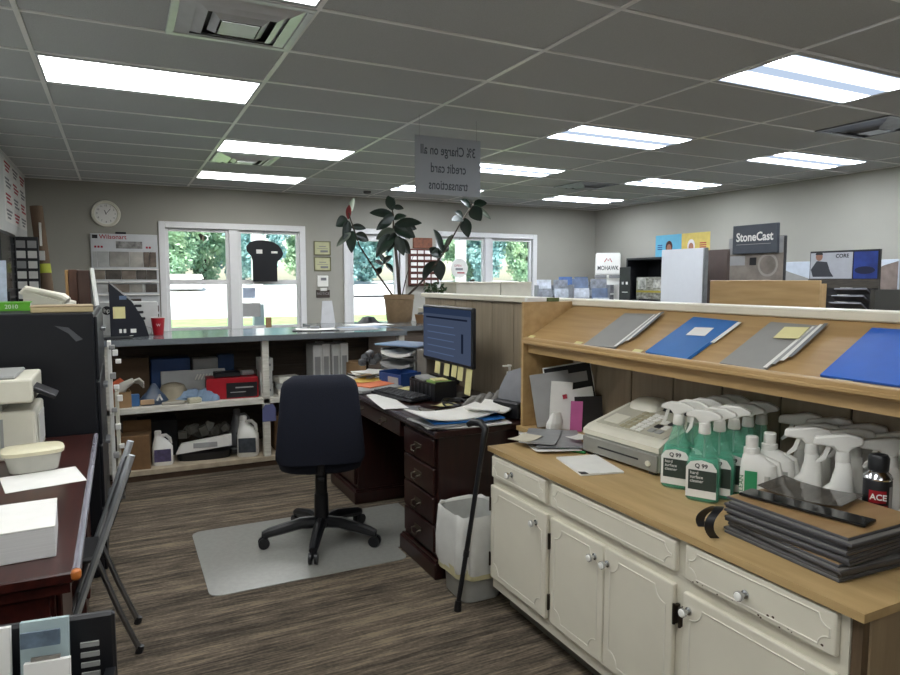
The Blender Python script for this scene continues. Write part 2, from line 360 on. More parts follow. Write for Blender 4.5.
for i, (lab, x, y, ci) in enumerate(tl):
    t = thing('tree', lab, 'tree', (x, y, 1.15), rnd.uniform(0, 6), 'trees beyond the car park')
    me = crowns[i % 3].copy(); me.materials.append(tms[ci]); c = bpy.data.objects.new('crown', me); C.objects.link(c); c.parent = t; c.location = (0, 0, .3); c.scale = (1.0, 1.0, rnd.uniform(.95, 1.15))
    MB().tube([(0, 0, 0), (.1, 0, 3), (.05, .1, 7)], [.25, .18, .05], 8).build('trunk', BARK, t)
hs = thing('shed', 'small white shed beyond the pavement at left of the left window', 'building', (3.2, 38.5, 1.06))
MB().bx(-.8, .8, -.5, .5, 0, .55).build('wall', WHITE, hs); MB().prism([(-.9, .55), (.9, .55), (.8, .8), (-.8, .8)], 1.1, 'y', -.55).build('roof', mat('pale_roof', 'c9c4bd', .8), hs)

# ------------------------------------------------------------------ items on the back wall and windows
t = thing('wall_clock', 'round white wall clock on the grey back wall at left', 'clock', (-.11, Y1, 2.345))
def disc(r0, r1, y0, y1, n=40): return MB().rings([[(r * math.cos(2 * math.pi * i / n), y, r * math.sin(2 * math.pi * i / n)) for i in range(n)] for r, y in ((r0, y0), (r1, y1))])
MB().rings([[(r * math.cos(2 * math.pi * i / 40), y, r * math.sin(2 * math.pi * i / 40)) for i in range(40)] for r, y in ((.15, 0), (.165, -.02), (.155, -.045), (.13, -.045), (.125, -.03))], cap=False).build('rim', CREAMP, t, True)
disc(.13, .13, 0, -.03).build('dial', PAPER, t)
for k in range(12):
    a = R(30 * k); text(t, str(k if k else 12), .03, (.1 * math.sin(a), -.0305, .1 * math.cos(a)), '-y', INK, name='numeral')
for l_, a, w_ in ((.055, 250, .008), (.09, 310, .005)):
    MB().box((l_ / 2 - .01, 0, 0), (l_, .002, w_)).build('hand', INK, t, loc=(0, -.033, 0)).rotation_euler = (0, R(a), 0)
# sample board
t = thing('laminate_sample_board', 'white flooring sample board on the back wall left of the window', 'sample board', (.085, Y1 - .005, 0))
MB().bx(-.38, .38, -.025, 0, .86, 2.1, .004).build('board', mat('board_white', 'c6c8ca', .5, var=.03), t)
text(t, 'Wilsonart', .075, (-.13, -.0265, 2.06), '-y', INKR, bold=.001)
MB().bx(-.36, -.3, -.027, -.025, 2.04, 2.085).build('logo_mark', INK, t)
MB().bx(-.1, .2, -.027, -.025, 1.92, 2.01).build('photo_strip', mat('photo_grey', '5c5a58', .5, col2='9a9894', scale=20), t)
for a in (-.34, -.305, -.27, .24, .275): MB().bx(a, a + .024, -.027, -.025, 1.925, 1.95).build('swatch_dot', INKR, t)
def swatches(z0, z1, xs, cols):
    for (a, b), c in zip(zip(xs, xs[1:]), cols): MB().bx(a, b - .004, -.036, -.025, z0, z1, .002).build('sample', c, t)
sg = [mat('stone_sample_%s' % n_, c1, .35, col2=c2, scale=9) for n_, c1, c2 in (('pale', 'a3a4a2', 'b9bab7'), ('grey', '7f7d78', 'a09c94'), ('marble', '918e88', 'b7b3aa'), ('brown', '4b4039', '776a5d'), ('dark', '393430', '5d554d'), ('oak', '6a5f55', '8b8074'))]
swatches(1.69, 1.88, [-.36, -.31, -.18, .05, .21, .28, .36], [sg[0], sg[0], sg[1], sg[2], sg[3], sg[3]])
swatches(1.535, 1.65, [-.36, -.23, -.05, .12, .24, .36], [sg[5], sg[4], sg[5], sg[4], sg[4]])
swatches(1.37, 1.475, [-.35, -.21, .04, .19, .22, .36], [sg[0], sg[5], sg[1], sg[0], sg[4]])
for z in (1.66, 1.5, 1.34): MB().bx(-.38, .38, -.06, -.025, z - .008, z + .006, .002).build('ledge', WHITEP, t)
swatches(1.17, 1.29, [.03, .17], [sg[4]]); swatches(1.12, 1.2, [.29, .37], [sg[3]]); swatches(1.0, 1.09, [.29, .37], [sg[4]])
MB().bx(-.1, .02, -.04, 0, 2.1, 2.125, .003).build('clip', BLACK, t)
# black cutout in the window
t = thing('hanging_cutout', 'black mushroom-shaped cutout with two white stickers hung in the left window', 'hanging cutout', (1.8, 9.33, 0))
MB().prism([(x - 1.8, z) for x, z in ((1.557, 1.975), (1.605, 2.036), (1.68, 2.062), (1.76, 2.068), (1.85, 2.06), (1.93, 2.04), (1.985, 2.005), (2.03, 1.95), (2.053, 1.888), (2.035, 1.84), (2.0, 1.805), (1.968, 1.775), (1.967, 1.505), (1.639, 1.505), (1.639, 1.79), (1.62, 1.85), (1.567, 1.915))], .012, 'y', -.006).build('panel', BLACKM, t)
MB().bx(-.11, -.03, -.008, -.006, 1.885, 1.94).build('sticker', PAPER, t); MB().bx(.09, .175, -.008, -.006, 1.89, 1.92).build('sticker', PAPER, t)
MB().cyl((0, 0, 2.065), (0, 0, 2.2), .002, n=6).build('cord', INK, t)
o = solo('window_notice', MB().bx(-.083, .083, -.001, .001, -.07, .07), mat('blue_white_notice', 'a9b6cc', .8), 'upper pale blue notice in the right lower pane of the left window', 'paper', (1.6, 9.445, 1.35))
o = solo('window_notice', MB().bx(-.12, .12, -.001, .001, -.095, .095), PAPERG, 'larger grey notice below the blue one in the left window', 'paper', (1.63, 9.445, 1.115))
t = thing('name_plate', 'little tan card standing on the left window sill', 'card', (1.84, 9.36, .862)); MB().bx(-.04, .04, -.006, .006, 0, .15, .002).build('card', CARDB, t); MB().bx(-.06, .06, -.02, .02, 0, .01, .002).build('foot', PAPER, t)
CERT = mat('certificate_paper', 'b3b28c', .6, var=.06)
for z, lab in ((1.98, 'upper framed certificate right of the left window'), (1.755, 'lower framed certificate right of the left window')):
    t = thing('framed_certificate', lab, 'certificate', (2.625, Y1, z), 0, 'framed certificates by the window')
    f = MB(); a, b, q = .122, .1, .014
    for c in ((-a, a, b - q, b), (-a, a, -b, -b + q), (-a, -a + q, -b + q, b - q), (a - q, a, -b + q, b - q)): f.bx(c[0], c[1], -.018, 0, c[2], c[3], .002)
    f.build('frame', mat('olive_frame', '6b6a4c', .5), t); MB().bx(-a + q, a - q, -.01, -.002, -b + q, b - q).build('certificate', CERT, t)
    MB().bx(-.05, .05, -.011, -.01, .02, .03).bx(-.08, .08, -.011, -.01, -.01, -.004).bx(-.03, .08, -.011, -.01, -.06, -.03).build('print', INKG, t)
t = thing('thermostat', 'white thermostat below the two certificates', 'thermostat', (2.62, Y1, 1.5)); MB().bx(-.08, .08, -.03, 0, -.07, .09, .006).build('body', WHITEP, t); MB().bx(-.03, .05, -.032, -.03, .02, .06).build('display', INKG, t); MB().bx(-.04, .06, -.025, 0, -.13, -.085, .004).build('lower_plate', WHITEP, t)
t = thing('wall_plaque', 'small dark brown sign with pale lettering under the thermostat', 'sign', (2.625, Y1, 1.33)); MB().bx(-.1, .1, -.012, 0, -.055, .055, .003).build('plate', mat('brown_plate', '3a2f28', .5), t); text(t, 'NOTICE', .05, (0, -.0125, 0), '-y', PAPERG)
# red card rack
t = thing('card_rack', 'reddish brown wall rack of white cards between the door and the right window', 'rack', (4.2, Y1, 0))
MB().bx(-.25, .25, -.05, 0, 1.44, 2.0, .004).build('case', mat('reddish_wood', '5a2f22', .6, var=.15), t)
for r_ in range(6):
    MB().bx(-.24, .24, -.075, -.05, 1.46 + r_ * .09, 1.475 + r_ * .09).build('shelf', mat('reddish_wood', '5a2f22'), t)
    for c_ in range(4): MB().bx(-.22 + c_ * .115, -.13 + c_ * .115, -.062, -.052, 1.476 + r_ * .09, 1.525 + r_ * .09).build('card', PAPER, t)
MB().bx(-.17, .15, -.03, 0, 2.01, 2.17, .004).build('header_board', mat('orange_brick_print', '7d4a30', .6, col2='5f3a2b', scale=25), t)
t = thing('round_window_sign', 'round white sign with red and blue print hung in the right window', 'sign', (4.81, 9.36, 1.71)); disc(.15, .15, 0, -.006).build('disc', PAPER, t)
text(t, 'OPEN', .05, (-.03, -.007, .04), '-y', INKR); MB().bx(-.07, .06, -.0075, -.006, -.03, .005).build('stripe', INKG, t); MB().bx(-.04, .09, -.0075, -.006, -.08, -.06).build('stripe', INKR, t)
MB().cyl((0, -.003, .15), (0, -.003, .5), .0015, n=6).build('cord', PAPERG, t)
# hanging paper sign (its lettering shows through from the other side)
t = thing('hanging_paper_sign', 'grey paper sign hanging from the ceiling with reversed lettering showing through', 'sign', (2.27, 4.6, 0))
SGN = mat('backlit_grey_paper', 'b9bbbe', .9, var=.03); sn = SGN.node_tree; tr = sn.nodes.new('ShaderNodeBsdfTranslucent'); tr.inputs[0].default_value = lin('b4b6ba'); mxs = sn.nodes.new('ShaderNodeMixShader'); mxs.inputs[0].default_value = .6
sn.links.new(sn.nodes['Principled BSDF'].outputs[0], mxs.inputs[1]); sn.links.new(tr.outputs[0], mxs.inputs[2]); sn.links.new(mxs.outputs[0], sn.nodes['Material Output'].inputs[0])
MB().bx(-.277, .277, -.0005, .0005, 2.165, 2.592).build('paper', SGN, t)
INKS = mat('show_through_ink', '55575c', .9, var=.02)
for s_, z, q in (('3% Charge on all', 2.49, .1), ('credit card', 2.36, .1), ('transactions', 2.235, .1)): text(t, s_, q, (0, -.0012, z), '-y', INKS, mirror=True, sx=.68, bold=.001)
MB().cyl((-.24, 0, 2.58), (-.24, 0, H), .001, n=5).cyl((.24, 0, 2.58), (.24, 0, H), .001, n=5).build('thread', INKG, t)
# ------------------------------------------------------------------ left wall
for c_ in range(3):
    for r_ in range(4):
        t = thing('notice_sheet', 'white sheet with red lettering in the block high on the left wall', 'paper', (X0, 8.0 + c_ * .56, 2.1 + r_ * .155), 0, 'sheets high on the left wall')
        MB().bx(0, .003, -.26, .26, 0, .148).build('sheet', PAPER, t); k = MB()
        for q in range(3): k.bx(.003, .004, -.2 + .03 * q, .2 - .06 * ((q + r_) % 3), .1 - q * .035, .12 - q * .035)
        k.build('print', INKR if (c_ + r_) % 2 else INKG, t)
t = thing('wall_grid_panel', 'black wire display panel on the left wall beside the card rack', 'display panel', (X0, 7.78, 0))
b = MB().bx(.01, .03, -.3, -.27, 1.2, 1.97).bx(.01, .03, .27, .3, 1.2, 1.97).bx(.01, .03, -.3, .3, 1.95, 1.98).bx(.01, .03, -.3, .3, 1.2, 1.23)
b.build('frame', BLACK, t); MB().bx(0, .012, -.28, .28, 1.22, 1.96).build('backing', BLACKM, t); b = MB()
for k in range(9): b.bx(.012, .018, -.27, .27, 1.28 + k * .075, 1.29 + k * .075)
b.build('wire', mat('grey_wire', '3a3b3e', .4, .5), t)
t = thing('card_display_rack', 'black rack of small white sample cards standing out from the left wall', 'rack', (X0 + .004, 8.15, 0))
MB().bx(0, .215, 0, .05, 1.2, 1.97, .004).build('case', BLACK, t); MB().bx(0, .02, .05, .3, 1.3, 1.9, .003).build('wall_bracket', BLACK, t); CC = [PAPER, PAPERG, mat('teal_card', '4f7f8a', .6), INKR]
for c_ in range(2):
    for r_ in range(7): MB().bx(.02 + c_ * .1, .1 + c_ * .1, -.012, 0, 1.225 + r_ * .105, 1.3 + r_ * .105, .002).build('card', CC[(0, 0, 0, 1, 0, 2, 0, 3, 1)[(c_ * 5 + r_ * 2) % 9]], t)
t = thing('wall_screen', 'black screen edge at the far left, above the black cabinet', 'screen', (X0, 6.9, 0)); MB().bx(.02, .09, -.3, .3, 1.42, 1.95, .008).build('housing', BLACK, t); MB().bx(.09, .093, -.28, .28, 1.45, 1.92).build('glass', mat('dark_glass', '08090c', .1), t); MB().bx(0, .02, -.08, .08, 1.6, 1.8).build('bracket', STEEL, t)
b = MB(); b.cyl((-.6, 8.5, 0), (-.78, 8.62, 2.33), .062, n=24)
t = thing('carpet_tube', 'tall brown cardboard tube leaning in the left corner', 'tube', (-.7, 8.55, 0)); b.M = Matrix.Identity(4)
b.build('tube', mat('grey_brown_tube', '6f5c4a', .85), t); t.children[0].location = (.7, -8.55, 0)
b = MB(); b.cyl((-.7235, 8.5824, 1.6), (-.7313, 8.5876, 1.7), .0635, n=24); o = b.build('tape', mat('yellow_green_tape', 'b6c03e', .6), t); o.location = (.7, -8.55, 0)
for c_, d_ in (((-.735, 8.495, 1.79), (.05, .04, .1)), ((-.69, 8.478, 1.35), (.04, .04, .05)), ((-.742, 8.508, 2.02), (.02, .04, .25))): o = MB().box(c_, d_).build('label_sticker', PAPER, t); o.location = (.7, -8.55, 0)
# ------------------------------------------------------------------ left desk area
t = thing('filing_cabinet', 'black metal filing cabinet behind the left desk, carrying the telephone', 'cabinet', (-.53, 4.4, 0))
MB().bx(-.41, .41, -.65, .65, 0, 1.36, .006).build('carcass', BLACKM, t)
for k in range(4): d_ = MB().bx(.41, .425, -.63, .63, .03 + k * .33, .35 + k * .33, .004).build('drawer', BLACKM, t); MB().bx(.425, .45, -.08, .08, .24 + k * .33, .26 + k * .33, .003).build('handle', STEEL, d_)
MB().prism([(.24, 1.3), (.3, 1.29), (.36, 1.23), (.33, 1.22), (.3, 1.26)], .001, 'y', -.652).build('tape_scrap', mat('torn_tape', '4a4c50', .4), t)
# telephone
t = thing('telephone', 'cream desk telephone on top of the black filing cabinet', 'telephone', (-.37, 4.62, 1.36), R(-20))
MB().prism([(-.11, .0), (.11, 0), (.11, .035), (-.06, .085), (-.11, .085)], .17, 'y', -.085).build('body', CREAMP, t)
MB().tube([(-.12, -.06, .08), (-.1, -.06, .105), (0, -.06, .09), (.1, -.06, .06), (.125, -.06, .04)], [.024, .026, .018, .026, .024], 10).build('handset', CREAMP, t, True)
b = MB()
for i in range(3):
    for j in range(4): b.box((.0 + i * .028, .0 + j * .022, .072 - i * .0085), (.018, .014, .01))
b.build('keypad', GREYP, t)
t = thing('directory', 'yellowed flat directory under the telephone', 'book', (-.27, 3.95, 1.36), R(4)); MB().bx(-.13, .14, -.14, .14, .002, .03, .003).build('pages', mat('yellowed_pages', 'b7a67f', .8, var=.12, scale=4, stretch=(1, 1, 60)), t); MB().bx(-.133, .143, -.142, .142, .03, .034).build('cover', mat('worn_cover', '9d8b6d', .6, var=.15), t)
t = thing('green_book', 'bright green book lying on the black filing cabinet at the far left', 'book', (-.565, 4.25, 1.36), R(3)); MB().bx(-.13, .13, -.1, .1, .004, .04).build('pages', PAPER, t)
MB().bx(-.135, .135, -.105, .105, .04, .045).bx(-.135, .135, -.105, .105, 0, .004).bx(-.135, .135, -.105, -.1, 0, .045).build('cover', mat('lime_cover', '5fae2e', .4), t); text(t, '2010', .03, (.05, -.106, .022), '-y', PAPER)
t = thing('leaflet', 'blue and white leaflet standing behind the green book', 'leaflet', (-.68, 4.75, 1.36)); MB().box((0, 0, .14), (.16, .01, .28), rot=(R(-8), 0, 0)).build('sheet', mat('pale_blue_print', 'a8b4c4', .6, var=.15, scale=25), t); MB().bx(-.1, .1, -.04, .06, 0, .012).build('foot', BLACK, t)
t = thing('wood_sample_book', 'upright wood sample boards on the filing cabinet beside the telephone', 'sample book', (-.225, 4.85, 1.36), R(-8))
for k, c_ in enumerate(('a37f52', '4a2e22', '3c271f')): MB().bx((-.07, -.05, .0)[k], (-.053, -.003, .07)[k], -.05, .05, 0, .225 + .004 * (k % 2), .003).build('sample', mat('wood_sample_%d' % k, c_, .4, var=.2, scale=5, stretch=(8, 8, 1)), t)
MB().box((.085, 0, .12), (.008, .1, .24), rot=(0, R(-5), 0)).build('end_plate', WHITEP, t)
# white rack beside the cabinet
t = thing('sample_rack', 'narrow white rack with clips between the black cabinet and the shelving', 'rack', (-.055, 5.2, 0))
MB().bx(-.035, -.01, -.06, .06, 0.02, 1.1, .003).build('upright', WHITEP, t); MB().bx(.0, .025, -.05, .05, .02, .75, .003).build('upright', CREAMP, t); MB().bx(-.05, .04, -.12, .12, 0, .02).build('foot', STEEL, t)
for k, z in enumerate((1.06, 1.02, .96, .86, .78, .7, .62, .5, .36, .3, .2)): MB().box((-.005 + .018 * (k % 3), -.05, z), (.036, .04, .03 + .012 * (k % 2)), .004).build('clip', WHITEP if k % 3 else GREYP, t)
# desk
t = thing('office_desk', 'dark mahogany desk at the left edge with printer and papers on it', 'desk', (-.535, 2.83, 0))
MB().bx(-.415, .4, -.885, .885, .73, .76, .004).bx(-.4, .39, -.87, .87, .7, .73).build('desktop', MAHOG, t)
MB().tube([(.402, -.86, .748), (.402, .88, .748)], .0135, 10).build('edge_highlight', mat('painted_edge_highlight', 'a9a6b2', .18, .5), t, True)  # pale tube paints the bright highlight along the desktop's bevelled edge
MB().bx(.393, .418, -.892, -.865, .736, .764, .009, 3).build('corner_guard', mat('amber_guard', 'b4682c', .3), t, True)
MB().bx(-.4, .34, -.85, -.82, 0, .7).build('end_panel', MAHOG, t); MB().bx(-.4, -.37, -.82, .85, .1, .7).build('back_panel', MAHOG, t)
for y in (-.66, .64):
    p = MB().bx(-.36, .35, y - .16, y + .2, 0.0, .7, .003).build('pedestal', MAHOG, t)
    for k in range(3): MB().bx(.35, .365, y - .14, y + .18, .08 + k * .205, .27 + k * .205, .004).build('drawer_front', MAHOG, t)
# printer
t = thing('printer', 'cream laser printer on the far end of the left desk', 'printer', (-.6, 3.46, .76))
MB().bx(-.25, .26, -.17, .18, 0, .21, .012, 2).build('body', CREAMP, t); b = MB()
for k in range(14): b.bx(-.22 + k * .027, -.208 + k * .027, -.175, -.17, .06, .18)
b.build('grille', GREYP, t); MB().bx(-.25, -.02, -.173, -.17, .02, .055).build('paper_slot', BLACK, t)
MB().bx(.262, .268, -.1, .1, .04, .18, .004).build('side_cover', WHITEP, t)
MB().bx(-.25, .14, -.14, .17, .21, .26).build('paper_path', GREYP, t)
MB().bx(-.26, .26, -.22, .15, .25, .35, .01, 2).build('scanner', CREAMP, t); MB().bx(-.24, .2, -.2, .13, .35, .365, .006).build('scanner_lid', GREYP, t)
MB().box((.295, -.12, .285), (.1, .14, .02), .004, rot=(0, R(28), 0)).build('control_panel', BLACK, t)
t = thing('food_container', 'clear plastic food tub with cream lid on the left desk', 'container', (-.335, 3.1, .7635), R(8))
MB().loft([(0, .17, .12), (.07, .2, .145), (.072, .205, .15)], 28, 4).build('tub', mat('cloudy_plastic', 'c4c3b8', .25, trans=.25), t, True)
MB().loft([(.07, .215, .16), (.084, .218, .163), (.09, .2, .145), (.092, .12, .08)], 28, 4).build('lid', mat('cream_lid', 'd8d2b4', .35), t, True)
solo('paper_sheet', MB().sheet(.26, .24, (0, 0, 0)), PAPER, 'loose white sheet under the food tub on the left desk', 'paper', (-.29, 2.93, .7605), R(12))
t = thing('paper_stack', 'thick ream of white paper on the left desk', 'paper', (-.33, 2.2, .76), R(3)); MB().bx(-.15, .14, -.13, .14, 0, .085, .002).build('pages', mat('page_edges', 'cfcfcd', .8, var=.06, scale=3, stretch=(1, 1, 120)), t); MB().bx(-.151, .141, -.131, .141, .0852, .088).build('top_sheet', PAPER, t)
t = thing('desk_phone', 'white office phone at the far left edge of the left desk', 'telephone', (-.55, 3.02, .76), R(12)); MB().prism([(-.1, 0), (.1, 0), (.1, .03), (-.1, .07)], .2, 'y', -.1).build('body', WHITEP, t); MB().tube([(-.07, -.09, .085), (-.07, -.06, .095), (-.07, .06, .095), (-.07, .09, .085)], [.022, .022, .016, .022], 10).build('handset', WHITEP, t, True)
# folding chair
BRIGHT = mat('bright_steel', 'c4c8cc', .25, .55, var=.03)
t = thing('folding_chair', 'black folding chair with chrome frame beside the left desk', 'chair', (0, 0, 0))
for y in (2.88, 3.14):
    MB().tube([(.02, y, .83), (-.06, y, .6), (-.14, y, .38), (-.27, y, 0.01)], .014, 8).build('frame_tube', BRIGHT, t, True)
    MB().tube([(-.12, y + .02, .42), (-.05, y + .02, .2), (.02, y + .02, .012)], .011, 8).build('rear_leg', STEEL, t, True)
    MB().cyl((.016, y + .02, 0), (.024, y + .02, .03), .015, n=10).build('foot_cap', BLACK, t)
MB().box((-.03, 3.01, .66), (.02, .24, .24), .008, rot=(0, R(19), 0)).build('backrest', BLACK, t)
MB().box((-.29, 3.01, .435), (.36, .25, .025), .01, rot=(0, R(4), 0)).build('seat', BLACK, t)
MB().cyl((-.2, 2.88, .2), (-.2, 3.14, .2), .008).build('cross_bar', STEEL, t)
# literature bin
t = thing('literature_bin', 'black slotted bin of leaflets at the bottom left corner of the photo', 'bin', (-.33, 1.45, 0), R(-8))
b = MB(); b.bx(-.3, .28, .12, .14, 0, .82, .006).bx(-.3, .28, -.14, -.12, 0, .6).bx(-.3, -.28, -.12, .12, 0, .7).bx(.26, .28, -.12, .12, 0, .7).bx(-.28, .26, -.12, .12, 0, .03).build('case', BLACK, t)
b = MB()
for k in range(8): b.bx(.215, .25, .115, .12, .6 + k * .022, .61 + k * .022)
b.build('vent_slot', GREYP, t)
BLU = mat('slate_print', '5b6b7a', .5, var=.3, scale=40)
PRT = mat('grey_leaflet_picture', '8c877f', .5, var=.4, scale=25)
for k, (x, w_, h_, m_, lab) in enumerate(((.03, .15, .8, PAPER, 'pale leaflet with a grey picture'), (.165, .085, .81, mat('teal_print', '9fb0b2', .5, var=.1), 'leaflet with teal heading'), (.17, .08, .74, PAPER, 'white booklet with small pictures'), (.2, .12, .69, mat('brown_cover', '5a3a24', .4), 'brown wood-look booklet'))):
    o = thing('leaflet', lab + ' in the black bin at bottom left', 'leaflet', (-.33 + x, 1.5 - k * .03, .034), R(-8), 'leaflets in the black bin')
    MB().box((0, 0, h_ / 2), (w_, .012, h_), rot=(R(-6), 0, 0)).build('cover', m_, o)
    if k < 3: MB().box((0.005, .033 if k == 0 else .028, h_ * .9), (w_ * .6, .006, .05 if k == 0 else .03), rot=(R(-6), 0, 0)).build('picture', PRT, o); o.children[0]
    if k < 3: o.children[-1].location = (0, -.0135, 0)
    if k == 1: MB().box((0, .02, h_ * .97), (w_ * .8, .006, .03), rot=(R(-6), 0, 0)).build('heading_band', BLU, o).location = (0, -.0135, 0)

# ------------------------------------------------------------------ back shelving counter
YF = 5.45
NB = set(C.objects)
t = thing('shelf_counter', 'long counter with open shelves under it in front of the windows', 'counter', (0, YF, 0))
DARKTOP = mat('grey_laminate_top', '6a6f73', .09, var=.05, scale=60)
MB().prism([(-.17, -.03), (2.38, -.03), (2.38, .45), (3.0, .45), (3.0, 1.3), (1.75, 1.3), (1.75, .8), (-.17, .8)], .045, 'z', 1.037).build('worktop', DARKTOP, t)
MB().bx(-.15, 2.36, 0, .66, .522, .567, .003).build('shelf', WBOARD, t); MB().bx(-.15, 2.36, 0, .66, .045, .085, .003).build('bottom_board', mat('worn_bottom_board', 'a99c86', .55, var=.15), t)
MB().bx(-.15, 2.36, .02, .05, 0, .045).build('kickboard', mat('brown_kick', '4d3a2b', .7, var=.15, stretch=(1, 8, 8)), t)
for x in (-.15, 1.065, 2.31): MB().bx(x, x + .055, 0, .06, .085 if x > 0 else 0.045, 1.037, .002).build('post', WBOARD, t)
b = MB()
for k in range(7): b.bx(-.15, 2.36, .67, .69, .045 + k * .141, .045 + k * .141 + .137)
b.build('back_planks', OLDW, t); MB().bx(-.15, 2.36, .69, .7, 0, 1.037).build('backing', OLDW, t); MB().bx(2.2, 2.94, .5, .52, .57, 1.037).bx(2.37, 2.94, .5, .52, 0, .57).build('front_panel', OLDW, t)
for x in (1.8, 2.9): MB().bx(x, x + .05, 1.2, 1.25, 0, 1.037).build('post', OLDW, t)
MB().bx(2.94, 2.99, .5, 1.2, 0, 1.037).build('end_panel', OLDW, t)
def onshelf(dy, z): return YF + dy, z
S2, S1 = .567, .085
def bottle_jug(name, label, loc, w, d, h, m, lab, rz=0):
    t = thing(name, label, 'jug', loc, rz)
    MB().loft([(0, w * .92, d * .92), (.01, w, d), (h * .52, w, d), (h * .66, w * .8, d * .8, -w * .05), (h * .8, w * .45, d * .5, -w * .16), (h * .87, w * .34, d * .4, -w * .2)], 24, 3.2).build('body', m, t, True)
    MB().tube([(-w * .1, 0, h * .84), (w * .18, 0, h * .86), (w * .36, 0, h * .76), (w * .4, 0, h * .6)], w * .09, 10).build('handle', m, t, True)
    MB().lathe([(w * .17, h * .87), (w * .17, h * .97), (w * .15, h)], (-w * .2, 0, 0), 16).build('cap', m, t, True)
    MB().bx(-w * .4, w * .4, -d / 2 - .002, -d / 2 + .001, h * .12, h * .48).build('label_panel', lab, t)
    return t
# middle shelf
t = thing('open_carton', 'small open cardboard carton on the middle shelf at left', 'box', (-.045, YF + .12, S2), R(4))
b = MB(); b.bx(-.09, .09, -.08, -.075, 0, .12).bx(-.09, .09, .075, .08, 0, .12).bx(-.09, -.085, -.075, .075, 0, .12).bx(.085, .09, -.075, .075, 0, .12).bx(-.085, .085, -.075, .075, 0, .005).build('carton', CARDB, t)
solo('work_glove', MB().tube([(-.06, 0, .02), (-.03, -.01, .12), (.03, 0, .16), (.08, -.02, .13)], [.03, .035, .03, .012], 10), mat('orange_glove', 'b4532f', .8, var=.15), 'orange glove bundled in the small open carton', 'glove', (-.05, YF + .13, S2 + .03), smooth=True)
b = MB(); b.tube([(-.02, 0, 0), (.03, .0, .1), (.1, -.02, .14)], [.035, .035, .02], 10)
for k in range(4): b.tube([(.08, -.02 + k * .012, .13), (.14, -.03 + k * .014, .15 - k * .012), (.17, -.03 + k * .014, .12 - k * .015)], [.011, .01, .007], 8)
solo('work_glove', b, mat('white_glove', 'b9b5ab', .8, var=.1), 'white glove flopping out of the small open carton', 'glove', (-.03, YF + .1, S2 + .06), smooth=True)
solo('small_carton', MB().box((0, 0, .045), (.06, .05, .09), .003), mat('blue_carton', '34608f', .5), 'little blue carton beside the open cardboard carton', 'box', (.08, YF + .1, S2), R(5))
t = thing('snack_bag', 'tan and dark bag with a white ribbon mark on the middle shelf', 'bag', (.22, YF + .12, S2)); MB().loft([(0, .2, .11), (.03, .22, .12), (.07, .16, .08), (.1, .1, .03), (.16, .03, .012)], 20, 2.6).build('bag', mat('dark_blue_bag', '2c3d52', .35, var=.2), t, True)
MB().bx(-.1, .0, -.068, -.058, .01, .05, .004).build('panel', mat('tan_label', 'a68a6b', .6), t); MB().box((.03, -.062, .06), (.012, .008, .05), rot=(0, R(25), 0)).box((.045, -.062, .06), (.012, .008, .05), rot=(0, R(-25), 0)).build('ribbon_mark', PAPER, t)
solo('crate', MB().box((0, 0, .16), (.3, .2, .32), .008), mat('blue_crate', '1c3a66', .55), 'tall dark blue crate at the back of the middle shelf', 'crate', (.37, YF + .48, S2))
solo('moving_box', MB().box((0, 0, .17), (.38, .22, .34), .004), mat('dim_brown_carton', '4e3c2a', .9), 'dim brown box at the back of the middle shelf behind the gloves', 'box', (.0, YF + .45, S2))
t = thing('bucket_hat', 'tan cloth hat lying on the middle shelf', 'hat', (.37, YF + .2, S2)); MB().lathe([(.14, .0), (.16, .008), (.115, .03), (.105, .08), (.085, .125), (.04, .145), (.001, .148)], n=28).build('hat', mat('tan_cloth', '8d8471', .9, var=.08, bump=.1), t, True)
t = thing('grey_shelf_board', 'grey ribbed board leaning behind the tan hat on the middle shelf', 'board', (.55, YF + .36, S2))
MB().box((0, 0, .12), (.5, .02, .2), .004, rot=(R(-14), 0, 0)).build('board', GREYP, t); b = MB()
for k in range(10): b.box((.02 + k * .024, -.015, .16), (.01, .006, .05), rot=(R(-14), R(30), 0))
b.build('rib', WBOARD, t)
solo('carton', MB().box((0, 0, .15), (.2, .12, .3), .003), mat('white_carton', 'a9a9a5', .6), 'white carton with a blue print standing behind the grey board', 'box', (.66, YF + .52, S2))
solo('blue_carton', MB().box((0, 0, .16), (.13, .1, .32), .003), mat('blue_carton2', '26456f', .5), 'small dark blue carton right of the white carton at the back of the middle shelf', 'box', (.84, YF + .54, S2))
b = MB(); r2 = random.Random(3)
for k in range(7): b.loft([(0, .12, .1, .02 * k - .14 + .05 * k * .4, r2.uniform(-.03, .03)), (.03 + .01 * (k % 3), .14, .12, .02 * k - .14 + .02 * k, 0), (.07 + .012 * (k % 3), .07, .05, .02 * k - .12 + .02 * k, 0)], 14, 2.4)
solo('work_cloth', b, mat('pale_blue_cloth', '6d8196', .9, var=.15, bump=.2), 'crumpled pale blue cloth on the middle shelf left of the red box', 'cloth', (.56, YF + .14, S2), smooth=True)
solo('sponge', MB().box((0, 0, .02), (.1, .06, .04), .008), mat('cream_sponge', 'b9b59c', .9), 'cream sponge in front of the pale blue cloth', 'sponge', (.52, YF + .045, S2), R(10))
solo('flat_packet', MB().box((0, 0, .01), (.16, .1, .02), .004), mat('pale_packet', '9b978b', .7), 'flat pale packet in front of the tan hat', 'packet', (.36, YF + .06, S2), R(-6))
t = thing('red_tool_box', 'red and black product box on the middle shelf', 'box', (.84, YF + .2, S2), R(-4)); MB().bx(-.2, .2, -.11, .11, 0, .17, .003).build('box', RED, t); MB().bx(-.05, .19, -.112, -.11, .01, .13).build('panel', BLACK, t)
MB().bx(.02, .16, -.114, -.112, .085, .095).bx(-.02, .1, -.114, -.112, .05, .056).build('print', PAPERG, t)
